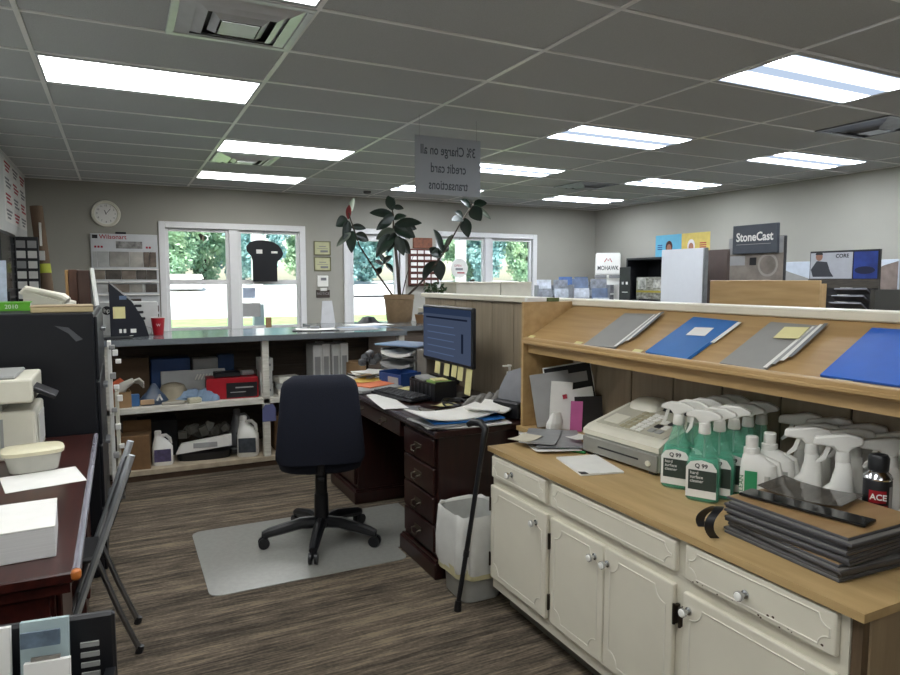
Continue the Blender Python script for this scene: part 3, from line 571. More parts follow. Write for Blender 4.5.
solo('black_packet', MB().box((0, 0, .02), (.2, .12, .04), .005), BLACK, 'small black packet lying on the red box', 'packet', (.8, YF + .2, S2 + .171)); solo('label_tin', MB().box((0, 0, .02), (.1, .06, .035), .005), PAPERG, 'grey packet lying on the right of the red box', 'packet', (.97, YF + .2, S2 + .1735), R(8))
for k, lab in enumerate(('lowest white carton of the stack beside the shelf post', 'middle white carton of the stack beside the shelf post', 'topmost white carton of the stack beside the shelf post')):
    t = thing('white_carton', lab, 'box', (1.115, YF + .17, S2 + k * .105), R((2, -3, 4)[k]), 'white cartons by the post'); MB().bx(-.05, .05, -.08, .08, 0, .104, .002).build('box', mat('plain_white_carton', 'b7b7b2', .6), t); MB().bx(-.03, .03, -.081, -.08, .04, .06).build('print', INKG, t)
for k, lab in enumerate(('lowest bundle of pale papers on the shelf behind the office chair', 'middle bundle of pale papers on the shelf behind the office chair', 'top bundle of pale papers on the shelf behind the office chair')): solo('paper_bundle', MB().box((0, 0, .025), (.2, .16, .048), .006), PAPERG if k % 2 else WBOARD, lab, 'paper', (1.31, YF + .16, S2 + k * .05), R((3, -6, 8)[k]), 'paper bundles on the shelf')
for k, (x, w_, lab) in enumerate(((1.6, .08, 'leftmost white binder standing on the shelf above the chair'), (1.68, .07, 'narrow white binder second from the left on the shelf above the chair'), (1.77, .07, 'third white binder on the shelf above the chair'), (1.85, .07, 'rightmost white binder, next to the tape roll'))):
    t = thing('binder', lab, 'binder', (x - .02, YF + .26, S2), 0, 'white binders on the shelf'); MB().bx(-w_ / 2, w_ / 2, -.12, .12, 0, .4 + .01 * (k % 2), .004).build('cover', mat('binder_white', 'dcdcd8', .5), t); MB().bx(-w_ * .3, w_ * .3, -.122, -.12, .12, .3).build('spine_label', PAPERG, t)
t = thing('tape_roll', 'brown roll standing on the shelf right of the white binders', 'roll', (1.94, YF + .18, S2)); MB().rings([[(r * math.cos(2 * math.pi * i / 32), r * math.sin(2 * math.pi * i / 32), z) for i in range(32)] for r, z in ((.1, 0), (.1, .24), (.045, .24), (.045, 0), (.1, 0))], cap=False).build('roll', CARDB, t, True)
solo('black_tray', MB().bx(-.13, .13, -.1, .1, 0, .02).bx(-.13, .13, -.1, -.09, .02, .15).bx(-.13, -.12, -.09, .1, .02, .15).bx(.12, .13, -.09, .1, .02, .15), BLACK, 'black wire tray in front of the white binders', 'tray', (1.72, YF + .02, S2))
o = solo('shelf_tag', MB().prism([(-.055, -.075), (.055, -.075), (.055, .03), (.03, .065), (-.03, .065), (-.055, .03)], .004, 'y', -.002), mat('lavender_tag', '5b5f86', .5), 'lavender tag hanging on the shelf post', 'tag', (1.11, YF - .004, .45))
# bottom shelf
t = thing('open_box', 'brown cardboard box with open flaps on the bottom shelf at left', 'box', (.08, YF + .14, S1), R(-6))
MB().bx(-.1, .1, -.1, .1, 0, .26, .002).build('box', CARDB2, t); MB().box((-.13, -.02, .28), (.08, .18, .003), rot=(0, R(45), 0)).build('flap', CARDB, t); MB().box((0, .1, .3), (.2, .003, .09), rot=(R(-10), 0, 0)).build('flap', CARDB2, t); text(t, '1', .08, (-.04, -.1015, .15), '-y', INK)
solo('spray_bottle_small', MB().loft([(0, .06, .05), (.12, .06, .05), (.16, .03, .03), (.2, .028, .028)], 16, 2.5), PAPERG, 'small pale bottle behind the brown open box on the bottom shelf', 'bottle', (-.12, YF + .06, S1), smooth=True)
bottle_jug('cleaner_jug', 'white jug with purple label on the bottom shelf', (.27, YF + .12, S1), .15, .09, .27, WHITEP, mat('purple_label', '4a4260', .5, var=.3, scale=30), R(-4))
t = thing('floor_machine', 'white and black tool with long pale tray on the bottom shelf', 'tool', (.6, YF + .2, S1), R(-6))
b = MB()
for k in range(9): b.box((-.16 + k * .04, .03 * (k % 2), .2 + .02 * (k % 3)), (.07, .09, .06), .008, rot=(k * .4, k * .7, 0))
b.build('mechanism', mat('greasy_parts', '55534c', .5, .3, var=.3), t); MB().prism([(-.21, .07), (.21, .11), (.21, .2), (-.17, .15)], .05, 'y', -.12).build('tray', WHITEP, t); MB().bx(-.08, .1, -.125, -.12, .11, .15).build('label_panel', PAPERG, t)
MB().loft([(0, .4, .18), (.06, .42, .2), (.08, .3, .15)], 20, 3).build('base', BLACK, t, True); MB().bx(.2, .3, -.06, .04, .02, .07, .01).build('pedal', BLACK, t)
for k, (x, y, s_, h_, m_, lab) in enumerate(((.25, .5, .3, .3, BLACK, 'dark case at the back of the bottom shelf'), (.86, .45, .16, .17, GREYP, 'grey case behind the large white jug'), (1.3, .25, .22, .3, CARDB2, 'brown carton on the bottom shelf behind the office chair'), (1.62, .3, .3, .26, CARDB, 'tan carton on the bottom shelf hidden behind the office chair'))): solo('storage_case' if k < 2 else 'carton', MB().box((0, 0, h_ / 2), (s_, s_ * .8, h_), .006), m_, lab, 'box', (x, YF + y, S1))
bottle_jug('gallon_jug', 'large white gallon jug with handle on the bottom shelf by the post', (.95, YF + .12, S1), .17, .16, .33, WHITEP, mat('dark_label', '3c4148', .5, var=.3, scale=30), R(-15))
bottle_jug('gallon_jug', 'grey gallon jug standing behind the white gallon jug', (.93, YF + .34, S1), .17, .16, .35, mat('clear_grey_jug', '8a8c8f', .3), BLACK, R(10))
# on top of the counter
CT = 1.0825
t = thing('red_cup', 'red disposable cup on the counter beside the left window', 'cup', (.285, YF + .4, CT)); MB().rings([[(r * math.cos(2 * math.pi * i / 24), r * math.sin(2 * math.pi * i / 24), z) for i in range(24)] for r, z in ((.038, 0), (.052, .14), (.05, .14), (.036, .004))], cap=True).build('cup', RED, t, True); MB().lathe([(.053, .138), (.054, .143), (.05, .143), (.05, .138)], n=24, cap=False).build('rim', PAPER, t); text(t, 'W', .03, (0, -.0475, .08), '-y', PAPER)
t = thing('printer_carton', 'white carton with a round black logo on the counter behind the black holder', 'box', (.06, YF + .57, CT)); MB().bx(-.2, .22, -.1, .12, 0, .265, .004).build('carton', mat('white_carton2', 'bfc0be', .6), t)
b = MB().rings([[(r * math.cos(2 * math.pi * i / 24), y, r * math.sin(2 * math.pi * i / 24)) for i in range(24)] for r, y in ((.035, 0), (.035, -.002))]); o = b.build('logo_disc', INK, t, loc=(-.15, -.1, .2)); text(t, 'hp', .05, (-.15, -.1025, .2), '-y', PAPER)
t = thing('magazine_holder', 'black angled magazine holder with a yellow note on the counter', 'holder', (.03, YF + .34, CT))
MB().prism([(-.1, 0), (.17, 0), (.14, .12), (.06, .27), (-.1, .42)], .12, 'y', -.06).build('holder', mat('navy_black_plastic', '10141f', .4), t)
MB().prism([(-.1, .422), (.062, .272), (.066, .276), (-.098, .43)], .12, 'y', -.06).build('top_edge', PAPERG, t)
MB().box((-.035, -.062, .19), (.085, .002, .09)).build('note', NOTE, t); MB().bx(-.03, .02, -.062, -.06, .29, .32).build('small_label', mat('blue_grey_label', '5f708a', .6), t)
for x_, w_ in ((.06, .04), (-.03, .018), (0, .018)): MB().box((x_, -.062, .047), (w_, .002, .03)).build('sticker', PAPER, t)
b = MB()
for k in range(3): b.box((.1 + .012 * k, -.03, .24 - .05 * k), (.05, .04, .02), .004)
b.build('clip', BLACK, t)
t = thing('cable_coil', 'coil of clear wrap on the counter between the black holder and the red cup', 'coil', (.2, YF + .33, CT)); MB().tube([(.035 * math.cos(a * .6), .01 * math.sin(a * .35), .04 + .035 * math.sin(a * .6)) for a in range(32)], .004, 6).build('coil', GREYP, t, True)
solo('flat_folder', MB().sheet(.22, .16, (0, 0, 0), t=.012), BLACK, 'dark flat folder on the counter left of the black holder', 'folder', (-.04, YF + .14, CT), R(10))
solo('loose_paper', MB().sheet(.24, .2, (0, 0, 0), curl=.012), PAPER, 'white paper under the black holder at the left end of the counter', 'paper', (-.06, YF + .3, CT + .0005), R(20))
t = thing('clipboard', 'dark clipboard with papers on the counter below the right end of the left window', 'clipboard', (1.62, YF + .34, CT), R(-12)); MB().bx(-.2, .2, -.13, .13, 0, .005).build('board', BLACK, t); MB().sheet(.34, .22, (0, 0, .006), curl=.006).build('paper', PAPER, t); MB().bx(-.04, .04, .07, .12, .006, .03, .004).build('clip', STEEL, t)
solo('white_stand', MB().prism([(-.075, 0), (.075, 0), (.05, .23), (-.05, .23)], .01, 'y', -.005).bx(-.07, .07, 0, .06, 0, .008), mat('white_card_stand', 'c8c9cb', .5), 'white tapered card stand on the counter under the wall plaque', 'stand', (2.0, YF + 1.2, CT), rot=(R(-6), 0, 0))
for k, (x, y, rz, m_, lab) in enumerate(((2.15, .5, 12, mat('blue_grey_sheet', '8b9cb4', .4), 'large pale blue sheet on the counter left of the plant pot'), (1.98, .3, -6, PAPERG, 'grey sheet overlapping the blue one on the counter'), (2.3, .78, 20, PAPER, 'white sheet beside the foot of the plant pot'))): solo('sheet', MB().sheet(.42, .3, (0, 0, 0), t=.001), m_, lab, 'paper', (x, YF + y, CT + .0005 + .0015 * k), R(rz))
solo('felt_hat', MB().lathe([(.09, 0), (.12, .004), (.085, .03), (.06, .06), (.001, .07)], n=20), BLACK, 'dark cap lying left of the plant pot', 'hat', (2.42, YF + 1.1, CT), smooth=True)
t = thing('small_basket', 'small tan and black basket right of the plant pot on the counter', 'basket', (2.92, YF + .82, CT)); MB().lathe([(.05, 0), (.07, .09), (.06, .09), (.045, .005)], n=18).build('basket', CARDB2, t, True); MB().lathe([(.05, .085), (.03, .11), (.001, .115)], n=14).build('filling', BLACK, t, True)
# rubber plant
for o in C.objects:
    if o not in NB and 'label' in o:
        if o.name == 'shelf_counter': o.scale = (.953, 1, 1)
        else: o.location.x *= .953
PX, PY = 2.65, YF + 1.1
t = thing('rubber_plant', 'tall potted rubber plant on the counter in front of the door', 'plant', (PX, PY, CT))
MB().lathe([(.12, 0), (.132, .02), (.155, .24), (.162, .245), (.162, .29), (.15, .29), (.147, .25), (.001, .25)], n=32).build('pot', TERRA, t, True); MB().lathe([(.148, .245), (.1, .258), (.001, .262)], n=24).build('soil', mat('soil', '2e251d', .95, var=.2, scale=40), t)
def stem(pts, r0, r1):
    n_ = len(pts); return MB().tube(pts, [r0 + (r1 - r0) * i / (n_ - 1) for i in range(n_)], 8).build('stem', STEM, t, True)
P = lambda x, z, dy=0: (x - PX, dy, z - CT)
stem([(-.05, 0, .25), P(2.438, 1.561, .02), P(2.32, 1.74, .03), P(2.224, 1.878, .02), P(2.114, 2.143, -.03), P(2.1, 2.2, -.03)], .011, .006)
stem([(.0, 0, .25), P(2.63, 1.651), P(2.6, 2.011, .02), P(2.592, 2.204), P(2.555, 2.35)], .014, .006)
stem([(.03, .02, .25), P(2.66, 1.65, .04), P(2.64, 1.9, .05), P(2.63, 2.05, .06)], .008, .005)
stem([(.07, 0, .25), P(2.955, 1.554, -.02), P(3.179, 1.843, -.03), P(3.374, 2.151, -.02), P(3.54, 2.36, 0)], .013, .006)
stem([(.02, -.02, .25), P(2.72, 1.55, -.03), P(2.76, 1.7, -.05), P(2.8, 1.78, -.04)], .006, .003)
stem([P(2.39, 1.63, .02), P(2.45, 1.66, 0), P(2.5, 1.72, -.02)], .005, .003)
def leaf(bx_, bz, tx, tz, wd, dy0=0, dy1=0, m=LEAF, fold=.25, cu=.06):
    a = Vector(P(bx_, bz, dy0)); c = Vector(P(tx, tz, dy1)); d = c - a; L_ = d.length; d.normalize()
    view = Vector((-.28, -.95, .1)); s_ = d.cross(view); s_ = s_.normalized() if s_.length > .05 else Vector((1, 0, 0)); nrm = s_.cross(d).normalized()
    ang = rnd.uniform(-.7, .7); s_, nrm = s_ * math.cos(ang) + nrm * math.sin(ang), nrm * math.cos(ang) - s_ * math.sin(ang)
    rs = []; n_ = 9
    for i in range(n_ + 1):
        u = i / n_; q = wd * (math.sin(math.pi * min(1, u * .97 + .02)) ** .75) * (1.05 - .25 * u) + .0015; o = a + d * (u * L_) - Vector((0, 0, 1)) * (cu * L_ * 4 * (u - .5) ** 2 - cu * L_)
        rs.append([o - s_ * q + nrm * q * fold, o - s_ * q * .5 + nrm * q * fold * .4, o, o + s_ * q * .5 + nrm * q * fold * .4, o + s_ * q + nrm * q * fold, o + s_ * q * .5 + nrm * (q * fold * .4 - .002), o - nrm * .003, o - s_ * q * .5 + nrm * (q * fold * .4 - .002)])
    return MB().rings(rs).build('leaf', m, t, True, ang=80)
LEAF2 = mat('pale_leaf_back', '5d6658', .45, var=.1); LRED = mat('red_leaf_sheath', '7a2a2a', .5)
for a in ((2.114, 2.12, 2.03, 1.93, .06, LEAF), (2.12, 2.0, 1.97, 1.86, .035, LEAF2), (2.14, 2.02, 2.13, 1.8, .07, LEAF), (2.17, 1.98, 2.33, 1.93, .055, LEAF), (2.1, 2.14, 1.96, 2.06, .06, LEAF), (2.13, 2.06, 2.29, 2.05, .035, LEAF), (2.11, 2.17, 2.19, 2.36, .03, LEAF2), (2.105, 2.14, 2.09, 2.27, .03, LRED),
          (2.6, 2.2, 2.36, 2.22, .05, LEAF), (2.58, 2.25, 2.52, 2.39, .055, LEAF), (2.57, 2.28, 2.7, 2.27, .03, LEAF), (2.59, 2.18, 2.42, 2.1, .05, LEAF), (2.6, 2.1, 2.83, 2.06, .06, LEAF), (2.6, 2.08, 2.8, 1.97, .075, LEAF), (2.6, 2.05, 2.42, 1.95, .06, LEAF2), (2.6, 2.0, 2.38, 1.76, .075, LEAF), (2.6, 2.02, 2.55, 1.82, .07, LEAF), (2.62, 1.98, 2.68, 1.78, .06, LEAF), (2.62, 1.95, 2.77, 1.8, .065, LEAF), (2.6, 2.1, 2.87, 2.12, .05, LEAF), (2.6, 2.15, 2.74, 2.2, .05, LEAF), (2.58, 2.15, 2.4, 2.04, .05, LEAF), (2.62, 2.04, 2.74, 1.95, .06, LEAF), (2.555, 2.33, 2.63, 2.38, .03, LEAF2),
          (3.51, 2.33, 3.62, 2.18, .085, LEAF), (3.54, 2.36, 3.66, 2.37, .05, LEAF), (3.5, 2.32, 3.34, 2.39, .04, LEAF), (3.4, 2.18, 3.22, 2.16, .05, LEAF), (3.42, 2.2, 3.46, 1.99, .075, LEAF), (3.42, 2.21, 3.32, 2.27, .045, LEAF), (3.53, 2.34, 3.74, 2.2, .03, LEAF2), (3.12, 1.78, 3.03, 1.87, .06, LEAF), (3.08, 1.72, 2.92, 1.54, .065, LEAF), (3.1, 1.74, 3.12, 1.52, .075, LEAF), (3.17, 1.83, 3.02, 2.06, .06, LEAF), (3.2, 1.87, 3.28, 2.02, .035, LEAF2), (3.15, 1.8, 2.98, 1.8, .06, LEAF), (3.16, 1.82, 3.26, 1.9, .05, LEAF),
          (2.47, 1.68, 2.36, 1.72, .03, LEAF), (2.48, 1.69, 2.57, 1.78, .035, LEAF), (2.5, 1.7, 2.56, 1.6, .035, LEAF), (2.46, 1.66, 2.42, 1.57, .035, LEAF), (2.49, 1.71, 2.45, 1.8, .03, LEAF)):
    leaf(a[0], a[1], a[2], a[3], a[4] * 1.0, rnd.uniform(-.03, .03), rnd.uniform(-.1, .08), a[5])
# ------------------------------------------------------------------ partition
PXF = 2.18
t = thing('partition', 'half-height panelled partition with pale cap behind the desk and counter', 'partition', (PXF, 4.84, 0))
b = MB(); b.bx(.012, .1, -7.4, 0, 0, 1.387)
y = 0.0
while y > -7.3: b.bx(0, .012, y - .263, y - .004, 0, 1.387); y -= .267
b.build('panelling', PLANK, t); MB().bx(-.025, .125, -7.4, .025, 1.387, 1.421, .005).build('cap', CAPM, t)
MB().bx(.006, .0125, -7.39, -.005, .01, 1.386).build('groove_backing', GROOVE, t)
# ------------------------------------------------------------------ executive desk
t = thing('executive_desk', 'dark cherry desk with brass-look drawer pulls behind the blue office chair', 'desk', (1.38, 2.95, 0))
MB().bx(0, .79, -.01, 1.89, .735, .768, .008, 2).build('desktop', MAHOGD, t)
MB().bx(-.002, .03, .0, 1.88, .744, .7685, .004).build('edge_inlay', mat('dark_sheen_edge', '3a3236', .2), t)
PULL = mat('antique_pull', '6b6357', .3, .9)
def pull(par, x, y, z):
    MB().bx(x - .003, x, y - .045, y + .045, z - .012, z + .016, .002).build('pull', PULL, par); par.children[-1]
    MB().tube([(x, y - .035, z), (x - .025, y - .035, z - .005), (x - .028, y - .025, z - .025), (x - .028, y + .025, z - .025), (x - .025, y + .035, z - .005), (x, y + .035, z)], .004, 6).build('bail', PULL, par, True)
for k, (y0, y1) in enumerate(((.02, .46), (1.3, 1.84))):
    p = MB().bx(.03, .75, y0, y1, .09, .735, .003).bx(.0, .77, y0 - .02, y1 + .02, 0, .085, .006).bx(.012, .76, y0 - .01, y1 + .01, .085, .1, .004).build('pedestal', MAHOGD, t)
    for z0, z1 in ((.575, .715), (.425, .565), (.275, .415), (.125, .265)):
        d_ = MB().bx(.012, .03, y0 + .025, y1 - .025, z0, z1, .005).build('drawer', MAHOGD, t); pull(d_, .012, (y0 + y1) / 2, (z0 + z1) / 2)
d_ = MB().bx(.012, .5, .49, 1.27, .64, .73, .004).build('drawer', MAHOGD, t); pull(d_, .012, .74, .69); pull(d_, .012, 1.15, .69)
MB().bx(.7, .73, .46, 1.3, .1, .735).build('modesty_panel', MAHOGD, t)
DT = .7695
# monitor
t = thing('monitor', 'black flat computer monitor on the cherry desk, yellow notes hanging below it', 'monitor', (1.93, 3.85, DT))
MB().bx(-.05, -.02, -.36, .36, .215, .585, .006).build('housing', BLACK, t)
SCR = emit('screen_glow', '48536a', .33)
MB().bx(-.0515, -.05, -.345, .345, .235, .57).build('screen', SCR, t)
b = MB(); b.bx(-.0522, -.0515, -.345, .345, .53, .57); b.build('title_bar', emit('screen_bar', '2f3c55', .33), t)
b = MB(); b.bx(-.0524, -.0522, -.3, .3, .5, .512).bx(-.0524, -.0522, -.25, -.22, .3, .42); b.build('menu_lines', emit('screen_dark', '20283a', .3), t)
b = MB()
for k in range(5): b.bx(-.0524, -.0522, -.12 - .02 * (k % 2), .28, .27 + k * .045, .276 + k * .045)
b.build('text_rows', emit('screen_rows', '5a6c8c', .33), t)
MB().bx(-.02, .03, -.05, .05, .08, .4, .01).build('neck', BLACK, t); MB().loft([(0, .2, .28), (.012, .2, .28), (.02, .1, .14)], 24, 3).build('stand', BLACK, t)
for k, (y, h_, lab) in enumerate(((3.99, .09, 'leftmost yellow note hanging from the monitor'), (3.85, .09, 'second yellow note hanging from the monitor'), (3.745, .085, 'third yellow note hanging from the monitor'), (3.66, .095, 'fourth yellow note hanging from the monitor'), (3.55, .17, 'long pale note at the right end under the monitor'))):
    solo('sticky_note', MB().box((0, 0, -h_ / 2), (.0012, .08, h_), rot=(0, R(6), 0)), NOTE, lab, 'note', (1.888, y, .993), R(rnd.uniform(-4, 4)), 'notes under the monitor')
# keyboard
t = thing('keyboard', 'black computer keyboard on the cherry desk', 'keyboard', (1.6, 3.94, DT + .006), R(-90 + 12))
MB().box((0, 0, .01), (.46, .165, .018), .005, rot=(R(3), 0, 0)).build('case', BLACK, t); b = MB()
for i in range(15):
    for j in range(5): b.box((-.203 + i * .029, -.056 + j * .027, .0225 + .0014 * j), (.024, .022, .006), .002)
b.build('keys', mat('key_grey', '26272b', .5), t)
n = [0]
def paper(x, y, z, w_, h_, rz, m, lab, nm='paper_sheet', cat='paper', curl=.004, t_=.001):
    solo(nm, MB().sheet(w_, h_, (0, 0, 0), curl=curl, t=t_), m, lab, cat, (x, y, z), R(rz))
paper(1.46, 3.83, DT + .001, .52, .15, 82, PAPER, 'long white sheet under the front edge of the keyboard')
paper(1.53, 4.33, DT + .0005, .34, .3, 15, PAPERG, 'grey paper bundle under the orange folder', t_=.02)
paper(1.6, 4.42, DT + .022, .34, .24, 25, ORANGE, 'orange folder on the far end of the cherry desk', 'folder', 'folder', 0, .006)
paper(1.57, 4.56, DT + .03, .24, .2, 20, YELLOW, 'yellow envelope behind the orange folder', 'envelope', 'envelope', .004)
paper(1.72, 3.55, DT + .001, .14, .1, 30, NOTE, 'pale yellow note right of the keyboard', 'sticky_note', 'note', .01)
paper(1.76, 4.2, DT + .001, .13, .12, 10, NOTE, 'pale yellow pad left of the black organiser', 'note_pad', 'note', .002, .01)
# organiser
t = thing('desk_organizer', 'black wire desk organiser full of pads and green notes under the monitor', 'organizer', (1.79, 3.86, DT), R(-84))
MB().bx(-.16, .16, -.08, -.07, 0, .11).bx(-.16, .16, .07, .08, 0, .13).bx(-.16, -.15, -.07, .07, 0, .12).bx(.15, .16, -.07, .07, 0, .12).bx(-.15, .15, -.07, .07, 0, .01).bx(-.01, 0, -.07, .07, 0, .11).build('tray', BLACK, t)
MB().box((.08, 0, .11), (.13, .1, .02), .002, rot=(0, 0, .2)).build('green_pad', mat('green_notes', '8fae5e', .7), t); MB().box((.08, .0, .125), (.1, .09, .008), .002, rot=(0, 0, -.2)).build('note_pad', NOTE, t); MB().box((-.08, 0, .115), (.12, .1, .02), .002, rot=(0, .1, .1)).build('grey_pad', PAPERG, t)
b = MB()
for k in range(6): b.cyl((-.14 + k * .05, -.082, .0), (-.13 + k * .05, -.09, .1), .002, n=6)
b.build('wire', STEEL, t)
solo('blue_box', MB().box((0, 0, .05), (.05, .06, .1), .003), BLUE, 'small upright blue box left of the black organiser', 'box', (1.75, 4.06, DT))
b = MB(); b.bx(-.07, -.02, -.05, .05, 0, .26, .004); b.bx(-.018, .01, -.05, .05, 0, .22, .004)
solo('grey_file_box', MB().box((0, 0, .13), (.12, .12, .26), .006), mat('taupe_plastic', '77726a', .5), 'upright taupe file box left of the monitor', 'box', (1.97, 4.32, DT), R(10))
solo('grey_file_box', MB().box((0, 0, .12), (.08, .1, .24), .006), PAPERG, 'narrow grey file box between the taupe box and the monitor', 'box', (2.06, 4.3, DT), R(6))
t = thing('letter_tray', 'blue letter tray with a card pocket beyond the taupe file box', 'tray', (1.8, 4.42, DT), R(-75)); MB().bx(-.13, .13, -.1, .1, 0, .008).bx(-.13, .13, .09, .1, 0, .1).bx(-.13, -.12, -.1, .1, 0, .1).bx(.12, .13, -.1, .1, 0, .1).bx(-.12, .12, -.1, -.09, 0, .09).build('tray', BLUE, t); MB().bx(-.02, .1, -.104, -.1, .01, .07).build('card', PAPERG, t)
t = thing('tray_tower', 'stack of grey letter trays crammed with papers at the far end of the cherry desk', 'tray', (1.95, 4.66, DT), R(-60))
for k in range(3):
    MB().bx(-.16, .16, -.12, .12, .0 + k * .085, .008 + k * .085).bx(-.16, -.15, -.12, .12, k * .085, .07 + k * .085).bx(.15, .16, -.12, .12, k * .085, .07 + k * .085).bx(-.15, .15, .11, .12, k * .085, .07 + k * .085).build('tray', GREYP, t)
    MB().sheet(.28, .26, (.01 * k, -.04, .012 + k * .085), curl=.025, t=.02).build('paper', PAPER if k % 2 == 0 else PAPERG, t)
MB().bx(-.2, .2, -.15, .15, .262, .275, .004).build('top_tray', mat('pale_blue_tray', '7a93b4', .4), t)
b = MB(); r2 = random.Random(5)
for k in range(6): b.sheet(.22, .16, (r2.uniform(-.05, .05), r2.uniform(-.05, .05), .004 + .012 * k), r2.uniform(0, 3), curl=.02)
solo('paper_pile', b, PAPER, 'untidy white paper pile between the orange folder and the blue tray', 'paper', (1.62, 4.68, DT))
t = thing('desk_gadget', 'dark grey tangled gadget beyond the yellow envelope', 'gadget', (1.9, 5.03, DT)); 
b = MB()
for k in range(5): b.box((-.05 + .03 * k, .02 * (k % 2), .06 + .03 * (k % 3)), (.05, .06, .05), .01, rot=(k, k * .6, k * .4))
b.build('parts', mat('grey_gadget', '56575a', .4, .3, var=.3), t); t.location = (1.66, 4.72, DT + .08)
# front papers with blue folder
for k, (x, y, w_, h_, rz, m, lab) in enumerate(((1.6, 3.08, .46, .26, -8, PAPER, 'bottom white paper under the blue folder on the near desk corner'), (1.55, 3.1, .4, .26, 6, PAPERG, 'grey sheet just below the blue folder'), (1.6, 3.09, .4, .24, -4, FBLUE, 'blue folder in the paper pile on the near desk corner'), (1.56, 3.12, .44, .26, 2, PAPER, 'white sheet covering the blue folder'), (1.78, 3.1, .26, .2, 32, PAPER, 'white sheet sticking out right of the blue folder'))):
    paper(x, y, DT + .001 + k * .011, w_, h_, rz, m, lab, 'folder' if m == FBLUE else 'paper_sheet', 'folder' if m == FBLUE else 'paper', .03 if k > 2 else .006, .006)
paper(1.62, 3.32, DT + .001, .28, .16, -12, mat('olive_grey_folder', '6f6b61', .6), 'olive grey folder behind the white papers on the cherry desk', 'folder', 'folder', .02, .01)
paper(1.8, 3.28, DT + .001, .2, .14, 20, NOTE, 'cream sheet right of the olive grey folder', curl=.01)
solo('pen', MB().cyl((-.07, 0, .005), (.07, 0, .005), .004, n=8), INK, 'black pen on the olive grey folder', 'pen', (1.6, 3.32, DT + .032), R(30))
b = MB()
for k in range(2): b.tube([(.12 * math.cos(a * .5 + k) * (.7 + .1 * math.sin(a)), .1 * math.sin(a * .5 + k), .012 + .012 * k + .012 * math.sin(a * .9) ** 2) for a in range(16)], .006, 6)
solo('cable', b, BLACK, 'black cable coil behind the olive grey folder', 'cable', (1.78, 3.5, DT), smooth=True)
b = MB()
for k in range(4): b.tube([(-.12 + .05 * k, -.06, .012), (-.06 + .05 * k, -.02, .05 + .012 * k), (.0 + .04 * k, .02, .045), (.06 + .03 * k, .06, .015)], [.015, .025, .026, .012], 10)
solo('grey_cloth', b, mat('grey_cloth', '7d7b77', .9, var=.12), 'crumpled grey cloth on the desk left of the vertical file holder', 'cloth', (1.9, 3.38, DT + .006), R(-30), smooth=True)
t = thing('file_holder', 'black holder with three curved grey slots at the right end of the desk', 'holder', (2.0, 3.13, DT), R(14))
MB().bx(-.13, .13, -.1, .1, 0, .09, .008).build('base', BLACK, t)
for k in range(3):
    b = MB(); xs = -.09 + k * .085
    b.rings([[(xs + .05 * (u / 8) ** 2 + dx, -.095 + .0 * u, .05 + .24 * u / 8) for dx in (0, .012)] + [(xs + .05 * (u / 8) ** 2 + dx, .095 - .06 * max(0, u / 8 - .5), .05 + .24 * u / 8 - .05 * (u / 8)) for dx in (.012, 0)] for u in range(9)])
    b.build('slot', mat('grey_felt', '7a7b80', .6), t, True)
t = thing('soap_dispenser', 'white pump bottle standing behind the vertical file holder', 'bottle', (2.1, 3.42, DT))
MB().loft([(0, .075, .05), (.01, .08, .055), (.14, .08, .055), (.165, .04, .035), (.175, .03, .03)], 20, 2.8).build('bottle', WHITEP, t, True); MB().lathe([(.018, .175), (.018, .2), (.007, .2), (.007, .23), (.014, .23), (.014, .242), (.001, .243)], n=14).build('pump', WHITEP, t, True); MB().box((-.025, 0, .236), (.05, .012, .01), .003).build('spout', WHITEP, t)
# ------------------------------------------------------------------ office chair on its mat
pts = []
def corner(cx, cy, a0, r_=.05):
    for k in range(6): a = R(a0 + k * 18); pts.append((cx + r_ * math.cos(a), cy + r_ * math.sin(a)))
corner(.995, .9, 0, .02); corner(.06, .86, 90, .06); corner(.06, .06, 180, .06); corner(.985, .05, 270); pts += [(1.035, .17), (1.32, .17), (1.32, .87), (1.035, .87)]
solo('chair_mat', MB().prism(pts, .004, 'z', 0), mat('frosted_vinyl', '8f8f8a', .22, var=.04, scale=40, bump=.06), 'pale grey translucent mat on the carpet under the office chair', 'mat', (.335, 3.265, 0), R(0))
t = thing('office_chair', 'navy blue swivel office chair seen from behind on the grey mat', 'chair', (1.01, 3.72, .0045), R(-15))
for k in range(5):
    a = R(-98.6 + 72 * k); dx, dy = math.cos(a), math.sin(a)
    l_ = MB().tube([(dx * .03, dy * .03, .115), (dx * .12, dy * .12, .118), (dx * .3, dy * .3, .085), (dx * .335, dy * .335, .075)], [.036, .034, .028, .022], 10).build('base_leg', BLACK, t, True)
    c = MB(); px, py = -dy, dx
    for s_ in (-.016, .016): c.cyl((dx * .33 + px * (s_ - .008), dy * .33 + py * (s_ - .009), .031), (dx * .33 + px * (s_ + .008), dy * .33 + py * (s_ + .009), .031), .031, n=18)
    c.cyl((dx * .33, dy * .33, .031), (dx * .33, dy * .33, .09), .011); c.build('caster', BLACK, l_, True)
MB().lathe([(.05, .09), (.045, .13), (.042, .14), (.04, .28), (.034, .285), (.034, .42), (.025, .42), (.025, .44)], n=20).build('gas_column', BLACK, t, True)
for o in t.children: o['keep'] = 1
MB().bx(-.09, .09, -.1, .1, .455, .49, .01).bx(-.02, .02, -.26, -.08, .46, .485, .006).build('seat_mechanism', BLACK, t)
MB().tube([(.08, .05, .47), (.2, .05, .465), (.22, .05, .46)], [.006, .006, .012], 8).build('lever', BLACK, t)
MB().loft([(.485, .4, .38), (.5, .46, .45), (.55, .49, .48), (.585, .46, .45), (.595, .36, .34)], 32, 3.4).build('seat', NAVY, t, True, ang=60)
MB().tube([(0, -.18, .475), (0, -.235, .5), (0, -.25, .62)], .02, 8).build('back_bar', BLACK, t, True)
rs = []
